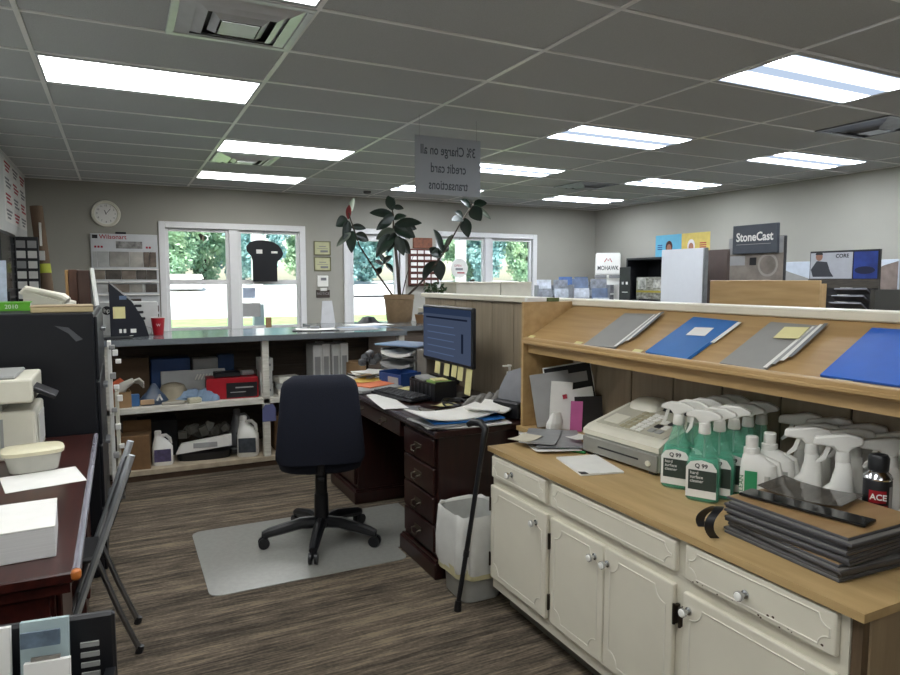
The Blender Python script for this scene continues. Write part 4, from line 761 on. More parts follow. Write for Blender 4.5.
for i in range(15):
    u = i / 14; z = .565 + u * .485; hw = (.245 - .05 * u) * (1 - max(0, (u - .86) / .14) ** 2.5 * .3) * (1 - max(0, (.1 - u) / .1) ** 2 * .08)
    th = .04 * (1 - max(0, (u - .9) / .1) ** 2 * .7); yb = -.26 - .035 * math.sin(u * 2.2); r = []
    for k in range(28):
        a = 2 * math.pi * (k + .5) / 28; ca, sa = math.cos(a), math.sin(a); x = hw * math.copysign(abs(ca) ** .5, ca)
        r.append((x, yb + th * math.copysign(abs(sa) ** .6, sa) * 1.0 + .3 * x * x * 1.2, z))
    rs.append(r)
MB().rings(rs).build('backrest', NAVY, t, True, ang=70)
for o in t.children:
    if 'keep' in o: del o['keep']
    else: o.location.z = -.035
# ------------------------------------------------------------------ trash can, cane
t = thing('trash_can', 'white plastic bin with a white bag folded over it beside the desk', 'bin', (1.5, 2.775, 0)); t.scale = (1, 1, .91)
BAGM = mat('white_bag_film', 'cfcfca', .35, var=.04, scale=12, bump=.25)
MB().loft([(0, .2, .22), (.008, .21, .23), (.44, .25, .275), (.45, .262, .287), (.46, .262, .287), (.46, .245, .27), (.012, .2, .22)], 32, 5).build('bin', mat('pale_bin_plastic', 'b9bab5', .4), t, True)
rs = []; r2 = random.Random(4); ph = [r2.uniform(0, 6) for _ in range(4)]
for z, gx, off in ((.36, .244, 0), (.464, .252, 0), (.472, .27, 0), (.464, .276, .003), (.4, .282, .006), (.3, .29, .012), (.2, .286, .016), (.16, .272, .006)):
    r = []
    for i in range(72):
        a = 2 * math.pi * (i + .5) / 72; ca, sa = math.cos(a), math.sin(a); wv = off * (math.sin(7 * a + ph[0]) + .7 * math.sin(13 * a + ph[1]))
        r.append(((gx / 2 + wv * .5) * math.copysign(abs(ca) ** .42, ca), ((gx + .025) / 2 + wv * .5) * math.copysign(abs(sa) ** .42, sa), z + (off * 1.2 * math.sin(3 * a + ph[2]) if z < .3 else .004 * math.sin(9 * a + ph[3]) * (z > .45))))
    rs.append(r)
MB().rings(rs, cap=False).build('bag', BAGM, t, True, ang=80)
rs2 = [[(x * 1.004, y * 1.004, z + dz) for x, y, z in rs[-1]] for dz in (.03, -.022)]
MB().rings(rs2, cap=False).build('drawstring_hem', mat('yellowish_hem', 'bdb58e', .5), t, True)
t = thing('walking_cane', 'black walking cane leaning on the end of the white cabinet', 'cane', (1.345, 2.63, 0))
d_ = Vector((.115, -.05, .86))
MB().tube([(0, 0, .02), d_ * .45, d_ * .96], [.011, .011, .0115], 12).build('shaft', BLACK, t, True); MB().cyl((0, 0, 0), (.003, -.002, .05), .018, .014).build('rubber_foot', BLACK, t); MB().tube([d_ * .3, d_ * .33], .0135, 12).build('collar', BLACK, t)
MB().tube([tuple(d_ * .88), tuple(d_ * .94), (.118, -.045, .85), (.112, -.012, .872), (.1, .036, .868), (.09, .066, .852)], [.0125, .014, .017, .018, .018, .014], 12).build('handle', BLACK, t, True)
# ------------------------------------------------------------------ white base cabinet
t = thing('base_cabinet', 'long cream painted base cabinet with scalloped doors in the right foreground', 'cabinet', (1.51, 2.59, 0))
Yc = 2.59
MB().bx(0, .66, -1.665, 0, .1, .743).bx(.33, .66, 0, .31, 0, .743).bx(.02, .66, -1.68, -1.665, .0, .743).build('carcass', CAB, t)
MB().bx(.08, .65, -1.66, -.02, 0, .1).build('toe_kick', mat('toe_kick_dark', '6a665c', .7), t)
MB().bx(.03, .66, -1.696, -1.68, 0, .743, .002).build('end_panel', mat('raw_side_panel', '8d7a5f', .6, col2='a48f70', scale=3, stretch=(8, 8, 1)), t)
MB().bx(.005, .03, -1.692, -1.667, .02, .743).build('end_strip', mat('raw_strip', '5f4d38', .7, var=.15, stretch=(6, 6, 1)), t)
def bead(y0, y1, z0, z1, ins, r_, wv=False):
    a, b_, c, d = y0 + ins, y1 - ins, z0 + ins, z1 - ins; p = []
    for cy, cz, s in ((b_, d, 0), (a, d, 1), (a, c, 2), (b_, c, 3)):
        st = {0: (0, -1), 1: (1, 0), 2: (0, 1), 3: (-1, 0)}[s]; en = {0: (-1, 0), 1: (0, -1), 2: (1, 0), 3: (0, 1)}[s]
        for k in range(7):
            u = k / 6; an = u * math.pi / 2; p.append((-.0205, cy + r_ * (st[0] * math.cos(an) + en[0] * math.sin(an)), cz + r_ * (st[1] * math.cos(an) + en[1] * math.sin(an))))
    p.append(p[0]); return MB().tube(p, .0022, 6)
BEAD = mat('bead_paint', 'dcd8ca', .35, var=.02)
def front(nm, y0, y1, z0, z1, knob, hinge=()):
    f = MB().bx(-.02, -.001, y0 - Yc, y1 - Yc, z0, z1, .005, 2).build(nm, CAB, t)
    bead(y0 - Yc, y1 - Yc, z0, z1, .03 if nm == 'door' else .016, .045 if nm == 'door' else .028).build('bead', BEAD, f, True)
    if knob:
        k = MB(); k.rings([[(x, knob[0] - Yc + r * math.cos(2 * math.pi * i / 20), knob[1] + r * math.sin(2 * math.pi * i / 20)) for i in range(20)] for x, r in ((-.02, .012), (-.024, .012), (-.027, .006), (-.04, .006), (-.042, .014), (-.05, .014))]).build('knob', CHROME, f, True)
        MB().rings([[(x, knob[0] - Yc + r * math.cos(2 * math.pi * i / 20), knob[1] + r * math.sin(2 * math.pi * i / 20)) for i in range(20)] for x, r in ((-.05, .0125), (-.053, .011), (-.0545, .006))]).build('knob_face', KNOBW, f, True)
    for hy, hz in hinge:
        MB().bx(-.023, 0, hy - Yc - .006, hy - Yc + .006, hz - .03, hz + .03, .002).cyl((-.022, hy - Yc, hz - .032), (-.022, hy - Yc, hz + .032), .005, n=8).build('hinge', mat('dark_bronze', '3b352d', .4, .8), f)
    return f
front('drawer', 2.15, 2.575, .63, .727, (2.40, .683)); front('door', 2.14, 2.585, .155, .59, (2.21, .535), ((2.583, .5), (2.583, .24)))
front('drawer', 1.455, 2.11, .63, .727, None); front('door', 1.79, 2.11, .155, .59, (1.835, .535), ((2.116, .49), (2.116, .24))); front('door', 1.46, 1.783, .155, .59, (1.765, .535), ((1.452, .5), (1.452, .24)))
f3 = front('drawer', .945, 1.415, .625, .735, (1.2, .672)); front('door', .945, 1.42, .155, .585, (1.395, .535), ((1.428, .5), (1.428, .24)))
r2 = random.Random(9)
for k in range(14):
    yy = r2.uniform(.955, 1.18) if k < 9 else r2.uniform(1.18, 1.41); zz = r2.uniform(.63, .67) if k % 3 else r2.uniform(.63, .64); s_ = r2.uniform(.002, .006)
    MB().rings([[(x, yy - Yc + s_ * q * math.cos(i * 1.05), zz + s_ * math.sin(i * 1.05) * .7) for i, q in zip(range(6), (1, .7, 1.1, .8, 1, .6))] for x in (-.0202, -.0206)]).build('paint_chip', mat('bare_chip', '4f3f2f', .8), f3)
solo('worktop', MB().prism([(-.026, .012), (.32, .012), (.32, .318), (.66, .318), (.66, -1.712), (-.026, -1.712)], .022, 'z', .008), LWOOD, 'light plywood worktop over the cream base cabinet', 'worktop', (1.51, Yc, .736))
WT_ = .767
# sloped display shelf
SA = math.atan(.55)
t = thing('sloped_shelf', 'maple sloped display shelf with a front lip standing on the worktop', 'shelf', (1.85, 2.9, WT_))
zz = lambda x: 1.222 + .55 * (x - 1.87) - WT_
for y in (-.02, -2.42): MB().bx(0, .32, y, y + .02, 0, .643, .002).build('side_panel', MAPLE2, t)
MB().prism([(.02, zz(1.87) - .02), (.32, zz(2.17) - .02), (.32, zz(2.17)), (.02, zz(1.87))], 2.38, 'y', -2.4).build('sloped_board', MAPLE, t)
MB().bx(-.002, .022, -2.4, -.02, 1.195 - WT_, 1.232 - WT_, .006, 2).bx(-.008, .0, -2.4, -.02, 1.2 - WT_, 1.214 - WT_, .003).build('lip', MAPLE2, t)
MB().bx(.03, .06, -2.4, -.02, 1.15 - WT_, 1.2 - WT_).build('rail', MAPLE2, t)
for y in (2.83, 2.44, 2.05, 1.57, 1.18): MB().box((.034, y - 2.872, zz(1.884) + .003), (.026, .05, .0015), rot=(0, -SA, 0)).build('label_tab', NOTE, t)
def slope(y, x, w_, l_, rz, m, nm, lab, up=0, extra=None, cat='folder'):
    q = thing(nm, lab, cat, (x - .001, y, 1.222 + .55 * (x - 1.87) + .002 + up), 0)
    q.rotation_euler = (Matrix.Rotation(-SA, 3, 'Y') @ Matrix.Rotation(R(rz), 3, 'Z')).to_euler()
    MB().bx(-l_ / 2, l_ / 2, -w_ / 2, w_ / 2, 0, .004, .001).build('cover', m, q); MB().bx(-l_ / 2, l_ / 2, -w_ / 2 + .004, w_ / 2, .0042, .008, .001).build('front_cover', m, q)
    if extra: extra(q)
    return q
def tabs(q, l_, w_, s=-1):
    for k in range(4): MB().box((.0 + .015 * k, s * (w_ / 2 + .013 * k - .004), .0085 + .0012 * k), (l_ * (.94 - .06 * k), .014, .001), rot=(0, 0, .02 * k)).build('inner_page', (PAPER, PAPERG, PAPER, INKG)[k], q)
slope(2.315, 2.0, .2, .285, 3, FGREY, 'folder', 'grey folder with pages sticking out at the left end of the sloped shelf', 0, lambda q: tabs(q, .285, .2))
def bl(q): MB().box((.04, -.01, .009), (.06, .09, .001), rot=(0, 0, .12)).build('label_panel', PAPER, q)
def bl2(q): bl(q); MB().box((.06, -.122, .006), (.15, .02, .002)).build('inner_page', PAPER, q)
slope(1.9, 1.998, .235, .28, -3, FBLUE, 'folder', 'blue folder with white label between the two grey folders', 0, bl2)
def yn(q): tabs(q, .28, .18); MB().box((.075, -.04, .0135), (.075, .09, .001), rot=(0, 0, .1)).build('note', NOTE, q)
slope(1.555, 1.998, .185, .285, -1, FGREY, 'folder', 'grey folder with a yellow note on the sloped shelf', 0, yn)
slope(1.165, 2.005, .235, .28, 0, FBLUE2, 'folder', 'bright blue folder at the right edge of the photo', 0, lambda q: MB().box((-.0, -.1, .009), (.06, .06, .001), rot=(0, 0, .1)).build('label_panel', PAPER, q))
t = thing('booklet_stack', 'small white booklets with a green edge on top of the sloped shelf corner', 'booklet', (1.97, 2.89, 1.4105)); MB().bx(-.1, .02, -.012, .012, 0, .022, .001).build('booklet', PAPER, t); MB().bx(.03, .1, -.012, .012, 0, .02, .001).build('green_booklet', mat('dull_green', '5f6b3a', .6), t)
# literature leaning under the shelf
LIT = [(1.98, 2.80, .2, .27, PAPERG, 'pinkish grey booklet at the back of the leaning papers under the shelf', 0, -8), (2.08, 2.775, .24, .3, BLACK, 'large black folder with white edge leaning under the shelf', 0, -9),
       (2.16, 2.74, .2, .26, PAPERG, 'grey sheet leaning at the right of the black folder', 0, 6), (1.985, 2.735, .11, .24, PAPER, 'tall white booklet leaning in front of the black folder', 0, 4), (2.06, 2.7, .19, .19, PAPER, 'white card with a small red mark leaning under the shelf', 0, -10),
       (2.03, 2.665, .06, .15, mat('pink_card', 'c0619a', .6), 'narrow pink card leaning under the shelf', 0, 3), (2.1, 2.655, .14, .17, mat('dark_print', '211f20', .4), 'small black booklet in front of the leaning papers', 0, -2)]
for x, y, w_, h_, m, lab, _, rl in LIT:
    q = thing('leaning_booklet', lab, 'booklet', (x - .02, y - .035, WT_ + .002), R(-24), 'papers leaning under the sloped shelf')
    s = h_ / 2 * math.cos(R(rl)) + w_ / 2 * abs(math.sin(R(rl)))
    MB().box((0, .02, s), (w_, .005, h_), .001, rot=(R(-7), R(rl), 0)).build('cover', m, q)
    if m == BLACK: MB().box((.0, .0235, s), (w_ + .012, .003, h_ + .012), .001, rot=(R(-7), R(rl), 0)).build('white_edge', PAPER, q); MB().box((.03, .0155, s + .09), (.1, .002, .05), rot=(R(-7), R(rl), 0)).build('picture', PAPERG, q)
    if 'red mark' in lab: MB().box((-.065, .0105, s + .06), (.022, .002, .022), rot=(R(-7), R(rl), 0)).build('mark', INKR, q)
b = MB().loft([(0, .08, .05), (.05, .09, .05, .01), (.1, .05, .02, .02)], 12, 2.4); solo('crumpled_bag', b, WHITEP, 'crumpled white bag at the left of the leaning papers under the shelf', 'bag', (1.9, 2.68, WT_))
GP = mat('silver_grey_sheet', '8d8f90', .35)
for k, (x, y, w_, h_, rz, m, lab) in enumerate(((1.75, 2.5, .36, .2, 70, PAPER, 'white sheet at the bottom of the pile on the left of the worktop'), (1.8, 2.5, .34, .22, 60, GP, 'shiny grey sleeve in the pile on the worktop'), (1.74, 2.55, .3, .16, 48, GP, 'second grey sleeve lying across the pile on the worktop'), (1.66, 2.56, .14, .1, 25, mat('cream_receipt', 'cfc9b6', .7), 'cream slip on top of the pile at the worktop corner'), (1.87, 2.44, .09, .07, 10, PAPER, 'small white slip beside the cash register'))):
    paper(x, y, WT_ + .001 + k * .007, w_, h_, rz, m, lab, curl=.012 if k < 3 else .005, t_=.003)
t = thing('note_pad', 'white note pad with one black corner in front of the cash register', 'note pad', (1.69, 2.13, WT_), R(-14)); MB().bx(-.09, .09, -.13, .13, 0, .008, .001).build('pad', PAPER, t); MB().prism([(-.09, -.13), (-.06, -.13), (-.065, -.108), (-.09, -.1)], .002, 'z', .008).build('corner', INK, t)
solo('pen', MB().cyl((-.065, 0, .006), (.065, 0, .006), .006, n=8), mat('green_pen', '1e7a3a', .4), 'green pen behind the note pad', 'pen', (1.76, 2.34, WT_), R(-60))
# cash register
t = thing('cash_register', 'cream cash register with grey drawer on the worktop', 'cash register', (1.82, 2.1, WT_), R(4)); t.scale = (.8, .95, .84)
MB().bx(0, .42, -.225, .225, .012, .105, .006).build('base', mat('register_grey', '9c9d93', .45), t); MB().bx(-.012, .0, -.222, .222, .014, .095, .004).build('drawer', mat('drawer_grey', '84837c', .45), t)
MB().bx(-.014, -.012, -.12, .12, .052, .06).build('slot', BLACK, t); MB().rings([[(x, -.175 + r * math.cos(i * .4), .05 + r * math.sin(i * .4)) for i in range(16)] for x, r in ((-.012, .014), (-.018, .013))]).build('lock', CREAMP, t)
MB().prism([(-.005, .105), (.42, .105), (.42, .215), (.34, .235), (.03, .15), (-.005, .13)], .45, 'y', -.225).build('body', CREAMP, t)
sl_ = math.atan2(.085, .31); b = MB()
def kp(u, v, du, dv, h_, m, nm): 
    x, z = .03 + u * math.cos(sl_), .15 + u * math.sin(sl_); return MB().box((x, v, z + .003), (du, dv, h_), .002, rot=(0, -sl_, 0)).build(nm, m, t)
kp(.17, 0, .28, .4, .003, mat('keyboard_overlay', 'b0ad9c', .4), 'overlay'); kp(.11, .13, .1, .09, .012, CREAMP, 'receipt_cover')
for i in range(4):
    for j in range(5): kp(.06 + j * .042, .05 - i * .032, .032, .026, .013, mat('olive_key', 'a39c80', .5) if i < 2 else WHITEP, 'key')
for i in range(2):
    for j in range(3): kp(.08 + j * .05, -.1 - i * .04, .036, .032, .013, GREYP if j == 0 else BLACK if (i + j) % 2 else WHITEP, 'key')
MB().loft([(.2, .16, .2, .34, .1), (.25, .14, .18, .35, .1), (.275, .09, .12, .36, .1)], 20, 3.5).build('printer_hump', CREAMP, t, True)
MB().prism([(.3, .22), (.42, .2), (.42, .26), (.35, .27)], .2, 'y', -.2).build('display', BLACK, t)
MB().bx(0, .03, -.2, -.17, 0, .012).bx(0, .03, .17, .2, 0, .012).bx(.38, .41, -.2, -.17, 0, .012).bx(.38, .41, .17, .2, 0, .012).build('foot', BLACK, t)
# green spray bottles
GREENP = mat('green_clear_plastic', '79c9aa', .1, var=.05, alpha=.38)
LIQ = mat('green_liquid', '45a888', .15, var=.04, alpha=.72)
DKG = mat('dark_green_label', '2d3a33', .6)
def trig(t, z, m, k=1.0):
    # trigger head, nozzle to -X
    MB().lathe([(.02 * k, 0), (.021 * k, .005), (.0185 * k, .035), (.014 * k, .04)], (0, 0, z), 18).build('collar', m, t, True)
    o = MB().prism([(-.062 * k, .056), (-.06 * k, .07), (-.03 * k, .082), (.02 * k, .082), (.055 * k, .066), (.056 * k, .054), (.022 * k, .046), (.014 * k, .036), (-.016 * k, .036), (-.028 * k, .052)], .026 * k, 'y', -.013 * k).build('head', m, t)
    q = o.modifiers.new('soft', 'BEVEL'); q.width = .005; q.segments = 2; o.location = (0, 0, z)
    o = MB().prism([(-.034 * k, .052), (-.044 * k, .05), (-.052 * k, .02), (-.062 * k, -.002), (-.058 * k, -.006), (-.042 * k, .014)], .012 * k, 'y', -.006 * k).build('trigger', m, t); o.location = (0, 0, z)
def green_bottle():
    t = thing('spray_bottle', '', 'spray bottle', (0, 0, 0), 0, 'green spray bottles')
    MB().loft([(0, .1, .056), (.006, .112, .064), (.12, .112, .064), (.15, .1, .058), (.175, .066, .044), (.21, .044, .034), (.235, .034, .032)], 28, 3).build('body', GREENP, t, True)
    MB().loft([(.006, .104, .057), (.12, .104, .057), (.145, .092, .05), (.15, .086, .046)], 20, 3).build('liquid', LIQ, t, True)
    lab = MB(); lab.prism([(-.05, .016), (.05, .016), (.05, .118), (.036, .138), (0, .146), (-.036, .138), (-.05, .118)], .0012, 'y', -.0338); lab.build('label_panel', PAPER, t); MB().bx(-.042, .05, -.0347, -.0338, .042, .11).build('label_block', DKG, t)
    for k, s in enumerate(('hard', 'surface', 'cleaner')): text(t, s, .015, (-.036, -.0351, .1 - k * .014), '-y', PAPER, align='LEFT')
    text(t, 'Q 99', .02, (0, -.0342, .125), '-y', INK, bold=.0006)
    MB().cyl((0, 0, .02), (0, 0, .23), .003, n=6).build('dip_tube', PAPERG, t); trig(t, .232, WHITEP); return t
gp = green_bottle()
word = ('frontmost', 'second', 'third', 'fourth', 'last')
for r_ in range(2):
    for k in range(5):
        lab = 'green spray bottle, %s in the %s' % (word[k], 'row beside the cash register' if r_ == 0 else 'row next to the white jugs')
        p = (1.805 + k * .0755 - .03 * r_, 1.765 - .148 * r_ + .004 * k, WT_); o = gp if (r_, k) == (0, 0) else dup(gp, p)
        o.location = p; o['label'] = lab; o.rotation_euler = (0, 0, R((-60, -63, -60, -64, -61)[k]))
# white handled jugs
for k, (x, y) in enumerate(((1.885, 1.485), (1.985, 1.495))):
    t = thing('detergent_jug', ('front white detergent jug with a green label' , 'white detergent jug standing behind the green-labelled one')[k], 'jug', (x, y, WT_), R(-58)); t.scale = (.95, .95, 1.15)
    MB().loft([(0, .11, .07), (.006, .12, .078), (.1, .12, .078), (.13, .115, .07), (.15, .07, .055, -.018), (.158, .045, .045, -.025)], 26, 3.4).build('body', WHITEP, t, True)
    MB().tube([(.02, 0, .14), (.058, 0, .13), (.07, 0, .09), (.062, 0, .04)], .012, 10).build('handle', WHITEP, t, True); MB().lathe([(.027, .155), (.027, .172), (.021, .174), (.021, .203), (.018, .206), (.001, .206)], (-.025, 0, 0), 22).build('cap', WHITEP, t, True)
    MB().bx(-.04, .0, -.041, -.039, .02, .11).build('label_panel', mat('bright_green_label', '2f8f5e', .5), t) if k == 0 else None
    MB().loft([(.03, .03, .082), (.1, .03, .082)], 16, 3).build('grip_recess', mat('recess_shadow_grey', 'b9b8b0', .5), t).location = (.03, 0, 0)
    text(t, 'CLEAN', .02, (-.05, -.0405, .065), '-y', mat('green_ink', '2f7a50', .6), rot=(R(90), R(-90), 0)) if k == 0 else None
# white trigger bottles
def white_bottle():
    t = thing('trigger_bottle', '', 'spray bottle', (0, 0, 0), 0, 'white trigger bottles')
    MB().loft([(0, .095, .054, .0), (.006, .106, .06, .0), (.06, .106, .06, .0), (.085, .088, .056, .01), (.11, .06, .05, .022), (.15, .046, .04, .026), (.17, .04, .036, .024), (.178, .03, .03, .022)], 28, 2.7).build('body', WHITEP, t, True)
    b = MB(); b.rings([[(-.045 + .03 * math.cos(a) * 1.3 + .02, y, .045 + .03 * math.sin(a)) for a in [math.pi * i / 12 for i in range(13)]] for y in (-.0305, -.032)]); b.build('label_panel', mat('mauve_label', '9a6f80', .5), t)
    text(t, 'PURE', .014, (-.018, -.0323, .034), '-y', INKG)
    h_ = bpy.data.objects.new('head_mount', None); bpy.data.objects.remove(h_)
    MB().lathe([(.019, .172), (.02, .178), (.018, .2), (.013, .204)], (.022, 0, 0), 18).build('collar', WHITEP, t, True)
    o = MB().prism([(-.055, .214), (-.053, .236), (.03, .252), (.07, .246), (.074, .226), (.042, .212), (.036, .2), (.006, .2), (-.004, .212)], .03, 'y', -.015).build('head', WHITEP, t); q = o.modifiers.new('soft', 'BEVEL'); q.width = .006; q.segments = 2
    MB().prism([(-.008, .214), (-.02, .212), (-.03, .185), (-.046, .166), (-.041, .16), (-.02, .176)], .014, 'y', -.007).build('trigger', WHITEP, t); return t
wp = white_bottle()
for k, (x, y, s_, lab) in enumerate(((1.97, 1.285, 1, 'white trigger bottle nearest the front with a mauve label'), (1.98, 1.395, 1, 'white trigger bottle beside the front one, next to the handled jugs'), (2.05, 1.19, 1, 'white trigger bottle behind the spray can, right of the front one'), (2.057, 1.415, 1, 'white trigger bottle behind the two mauve-labelled ones, nearest the jugs'), (2.052, 1.302, 1.02, 'white trigger bottle in the second row, behind the front mauve label'),
                                  (2.13, 1.53, 1.02, 'white trigger bottle in the back row directly behind the second jug'), (2.13, 1.425, 1.04, 'white trigger bottle in the back row, behind the one nearest the jugs'), (2.13, 1.312, 1.04, 'white trigger bottle in the back row, two behind the front mauve label'), (2.128, 1.2, 1.03, 'white trigger bottle at the right of the back row'), (2.06, 1.08, 1, 'white trigger bottle at the right edge of the photo beyond the spray can'))):
    o = wp if k == 0 else dup(wp, (x, y, WT_)); o.location = (x, y, WT_); o['label'] = lab; o.rotation_euler = (0, 0, R((-56, -60, -58, -62)[k % 4])); o.scale = (s_ * 1.06, s_ * 1.06, s_ * 1.13)
# spray can
t = thing('spray_can', 'black and red aerosol can with white lettering at the right end of the worktop', 'can', (1.962, 1.145, WT_), R(-32)); t.scale = (1.12, 1.12, 1.2)
MB().lathe([(.031, 0), (.033, .003), (.033, .145), (.031, .15)], n=28).build('can', BLACK, t, True); MB().lathe([(.0325, .148), (.034, .152), (.03, .16), (.022, .168), (.02, .17)], n=28).build('shoulder', CHROME, t, True); MB().lathe([(.02, .168), (.024, .17), (.025, .2), (.02, .208), (.001, .21)], n=20).build('cap', BLACK, t, True)
def arc(r, a0, a1, z0, z1, m, nm): MB().rings([[(r * math.sin(a), -r * math.cos(a), z) for a in [R(a0 + (a1 - a0) * i / 10) for i in range(11)]] for z in (z0, z1)], cap=False, close=False).build(nm, m, t)
arc(.0336, -70, 20, .01, .09, RED, 'red_label'); arc(.0336, -60, 10, .095, .125, RED, 'red_badge'); arc(.0336, 24, 80, .008, .135, PAPERG, 'white_panel')
for s, z, q in (('ACE', .11, .02), ('WASP &', .072, .0135), ('HORNET', .053, .0135), ('KILLER', .034, .0135)): text(t, s, q, (-.0145, -.0345, z), '-y', PAPER, rot=(R(90), 0, R(-25)), bold=.0004)
# stack of laminate boards
TAN = mat('tan_board_face', '94764f', .35, col2='a68860', scale=3, stretch=(1, 8, 8)); DGR = mat('dark_board_edge', '4d4d50', .45, var=.25, scale=3, stretch=(1, 1, 160))
for k in range(13):
    g_ = 0 if k < 5 else 1
    pos = 'bottom' if k == 0 else 'top' if k == 12 else None
    lab = ('topmost tan-faced board of the dark stack on the worktop' if pos == 'top' else 'lowest board of the dark stack overhanging the worktop edge' if pos == 'bottom' else 'dark-edged board in the lower, skewed part of the stack' if g_ == 0 else 'dark-edged board in the upper part of the stack under the tan-faced one')
    t = thing('sample_board', lab, 'board', (1.755 + rnd.uniform(-.008, .008), 1.175 + rnd.uniform(-.012, .012), WT_ + k * .0088), R((-4 if g_ == 0 else 1) + rnd.uniform(-1.2, 1.2)), 'boards in the upper stack' if g_ and k < 12 else 'boards in the lower stack' if 0 < k < 5 else 'boards')
    MB().bx(-.16, .16, -.185, .185, 0, .0072, .001).build('board', DGR, t); MB().bx(-.157, .157, -.182, .182, .0073, .0085).build('face', TAN if k in (12, 4, 9, 7) else mat('grey_board_face', '7c7a76', .4), t)
ZT = WT_ + 13 * .0088
b = MB(); b.box((0, 0, .006), (.075, .34, .008), .002, rot=(0, R(1), 0)); solo('plastic_strip', b, mat('black_gloss', '17181a', .12), 'glossy black strip lying across the top of the board stack', 'strip', (1.7, 1.19, ZT), R(12))
b = MB(); b.sheet(.24, .17, (0, 0, .002), R(96), curl=.012, t=.0015); solo('plastic_sleeve', b, mat('glossy_sleeve', '5a5650', .08, var=.4, scale=10, alpha=.75), 'glossy clear sleeve on the far side of the board stack', 'sleeve', (1.83, 1.26, ZT + .001), R(5))
rs = []
for i in range(33):
    a = 2 * math.pi * i / 32; c = Vector((-.0, .055 * math.cos(a), .05 * math.sin(a))) + Vector((-.02 * math.cos(2 * a), 0, -.012 * math.cos(a))); rs.append([c + Vector((dx, .0, 0)) + (Vector((0, math.cos(a), math.sin(a))) * dr) for dx, dr in ((-.013, 0), (.013, 0), (.013, .003), (-.013, .003))])
o = solo('strap', MB().rings(rs, cap=False), BLACK, 'black looped strap hanging over the worktop edge at the board stack', 'strap', (1.56, 1.385, WT_ + .03), R(-35), smooth=True)
# ------------------------------------------------------------------ displays beyond the partition
CREAMB = mat('cream_box_board', 'c4bfae', .55, var=.04)
for k, (x0, x1, lab) in enumerate(((3.3, 3.86, 'left cream display box standing beyond the partition under the right window'), (3.87, 4.28, 'right cream display box beyond the partition, nearer the room corner'))):
    t = thing('display_box', lab, 'cabinet', ((x0 + x1) / 2, 6.7, 0)); w_ = (x1 - x0) / 2
    MB().bx(-w_, w_, -.2, .2, 0.06, 1.49, .004).build('case', CREAMB, t); MB().bx(-w_ + .03, w_ - .03, -.17, .17, 0, .06).build('plinth', GROOVE, t); MB().bx(-w_, w_, -.21, .21, 1.49, 1.505, .003).build('top_board', CAPM, t)
t = thing('flowering_plant', 'small leafy plant with white flowers left of the cream display boxes', 'plant', (3.09, 6.6, 0))
MB().bx(-.14, .14, -.14, .14, 0, 1.22, .004).build('pedestal', CREAMB, t); MB().lathe([(.07, 1.22), (.1, 1.36), (.09, 1.36), (.06, 1.23)], n=20).build('pot', TERRA, t, True)
b = MB(); c = MB(); r2 = random.Random(2)
for k in range(90):
    a = r2.uniform(0, 6.28); q = r2.uniform(.0, .13); p = Vector((q * math.cos(a), q * math.sin(a), 1.37 + r2.uniform(0, .12))); n_ = Vector((r2.gauss(0, 1), r2.gauss(0, 1), r2.gauss(.6, .6))).normalized(); u = n_.orthogonal().normalized(); v = n_.cross(u)
    (b if k % 7 else c).bm.faces.new([(b if k % 7 else c).bm.verts.new(z) for z in (p - u * .035, p - v * .02, p + u * .035, p + v * .02)])
b.build('foliage', mat('bright_leaf', '2f4a26', .5, var=.2), t); c.build('flowers', PAPER, t)
def lit_rack(x, y, w_, rz, lab, top, cols, n_=3, m=None):
    t = thing('brochure_rack', lab, 'rack', (x, y, 0), R(rz), 'brochure racks beyond the partition')
    fr = MB().bx(-w_ / 2, -w_ / 2 + .02, -.05, .2, 0, top).bx(w_ / 2 - .02, w_ / 2, -.05, .2, 0, top).bx(-w_ / 2, w_ / 2, .17, .2, .02, top); fr.build('frame', m or mat('rack_grey', '7a7d82', .5), t)
    for r_ in range(n_):
        z = top - .34 + r_ * .11; y_ = -.12 + r_ * .08
        MB().bx(-w_ / 2, w_ / 2, y_ - .01, y_, z, z + .06).bx(-w_ / 2, w_ / 2, y_ - .01, y_ + .07, z - .01, z).build('pocket', mat('clear_pocket', 'a9b0b8', .2), t)
        k_ = max(2, int(w_ / .17))
        for q in range(k_): MB().box((-w_ / 2 + w_ * (q + .5) / k_, y_ + .03, z + .09), (w_ / k_ * .85, .012, .2), rot=(R(-12), 0, 0)).build('brochure', cols[(q + r_) % len(cols)], t)
    return t
BR = [mat('blue_brochure', '3d5f96', .4, var=.3, scale=18), mat('pale_brochure', 'b9c0c9', .4, var=.25, scale=22), mat('grey_brochure', '777c84', .4, var=.4, scale=22), mat('slate_brochure', '51627e', .4, var=.3, scale=15)]
lit_rack(4.87, 6.9, .42, -25, 'low grey brochure rack beside the cream display boxes', 1.46, [BR[1], BR[2]]); lit_rack(5.42, 7.2, .42, -25, 'blue brochure rack in the middle of the three by the room corner', 1.5, [BR[0], BR[3]]); lit_rack(5.0, 6.33, .44, -28, 'grey brochure rack in front of the blue one', 1.47, [BR[2], BR[1], BR[3]])
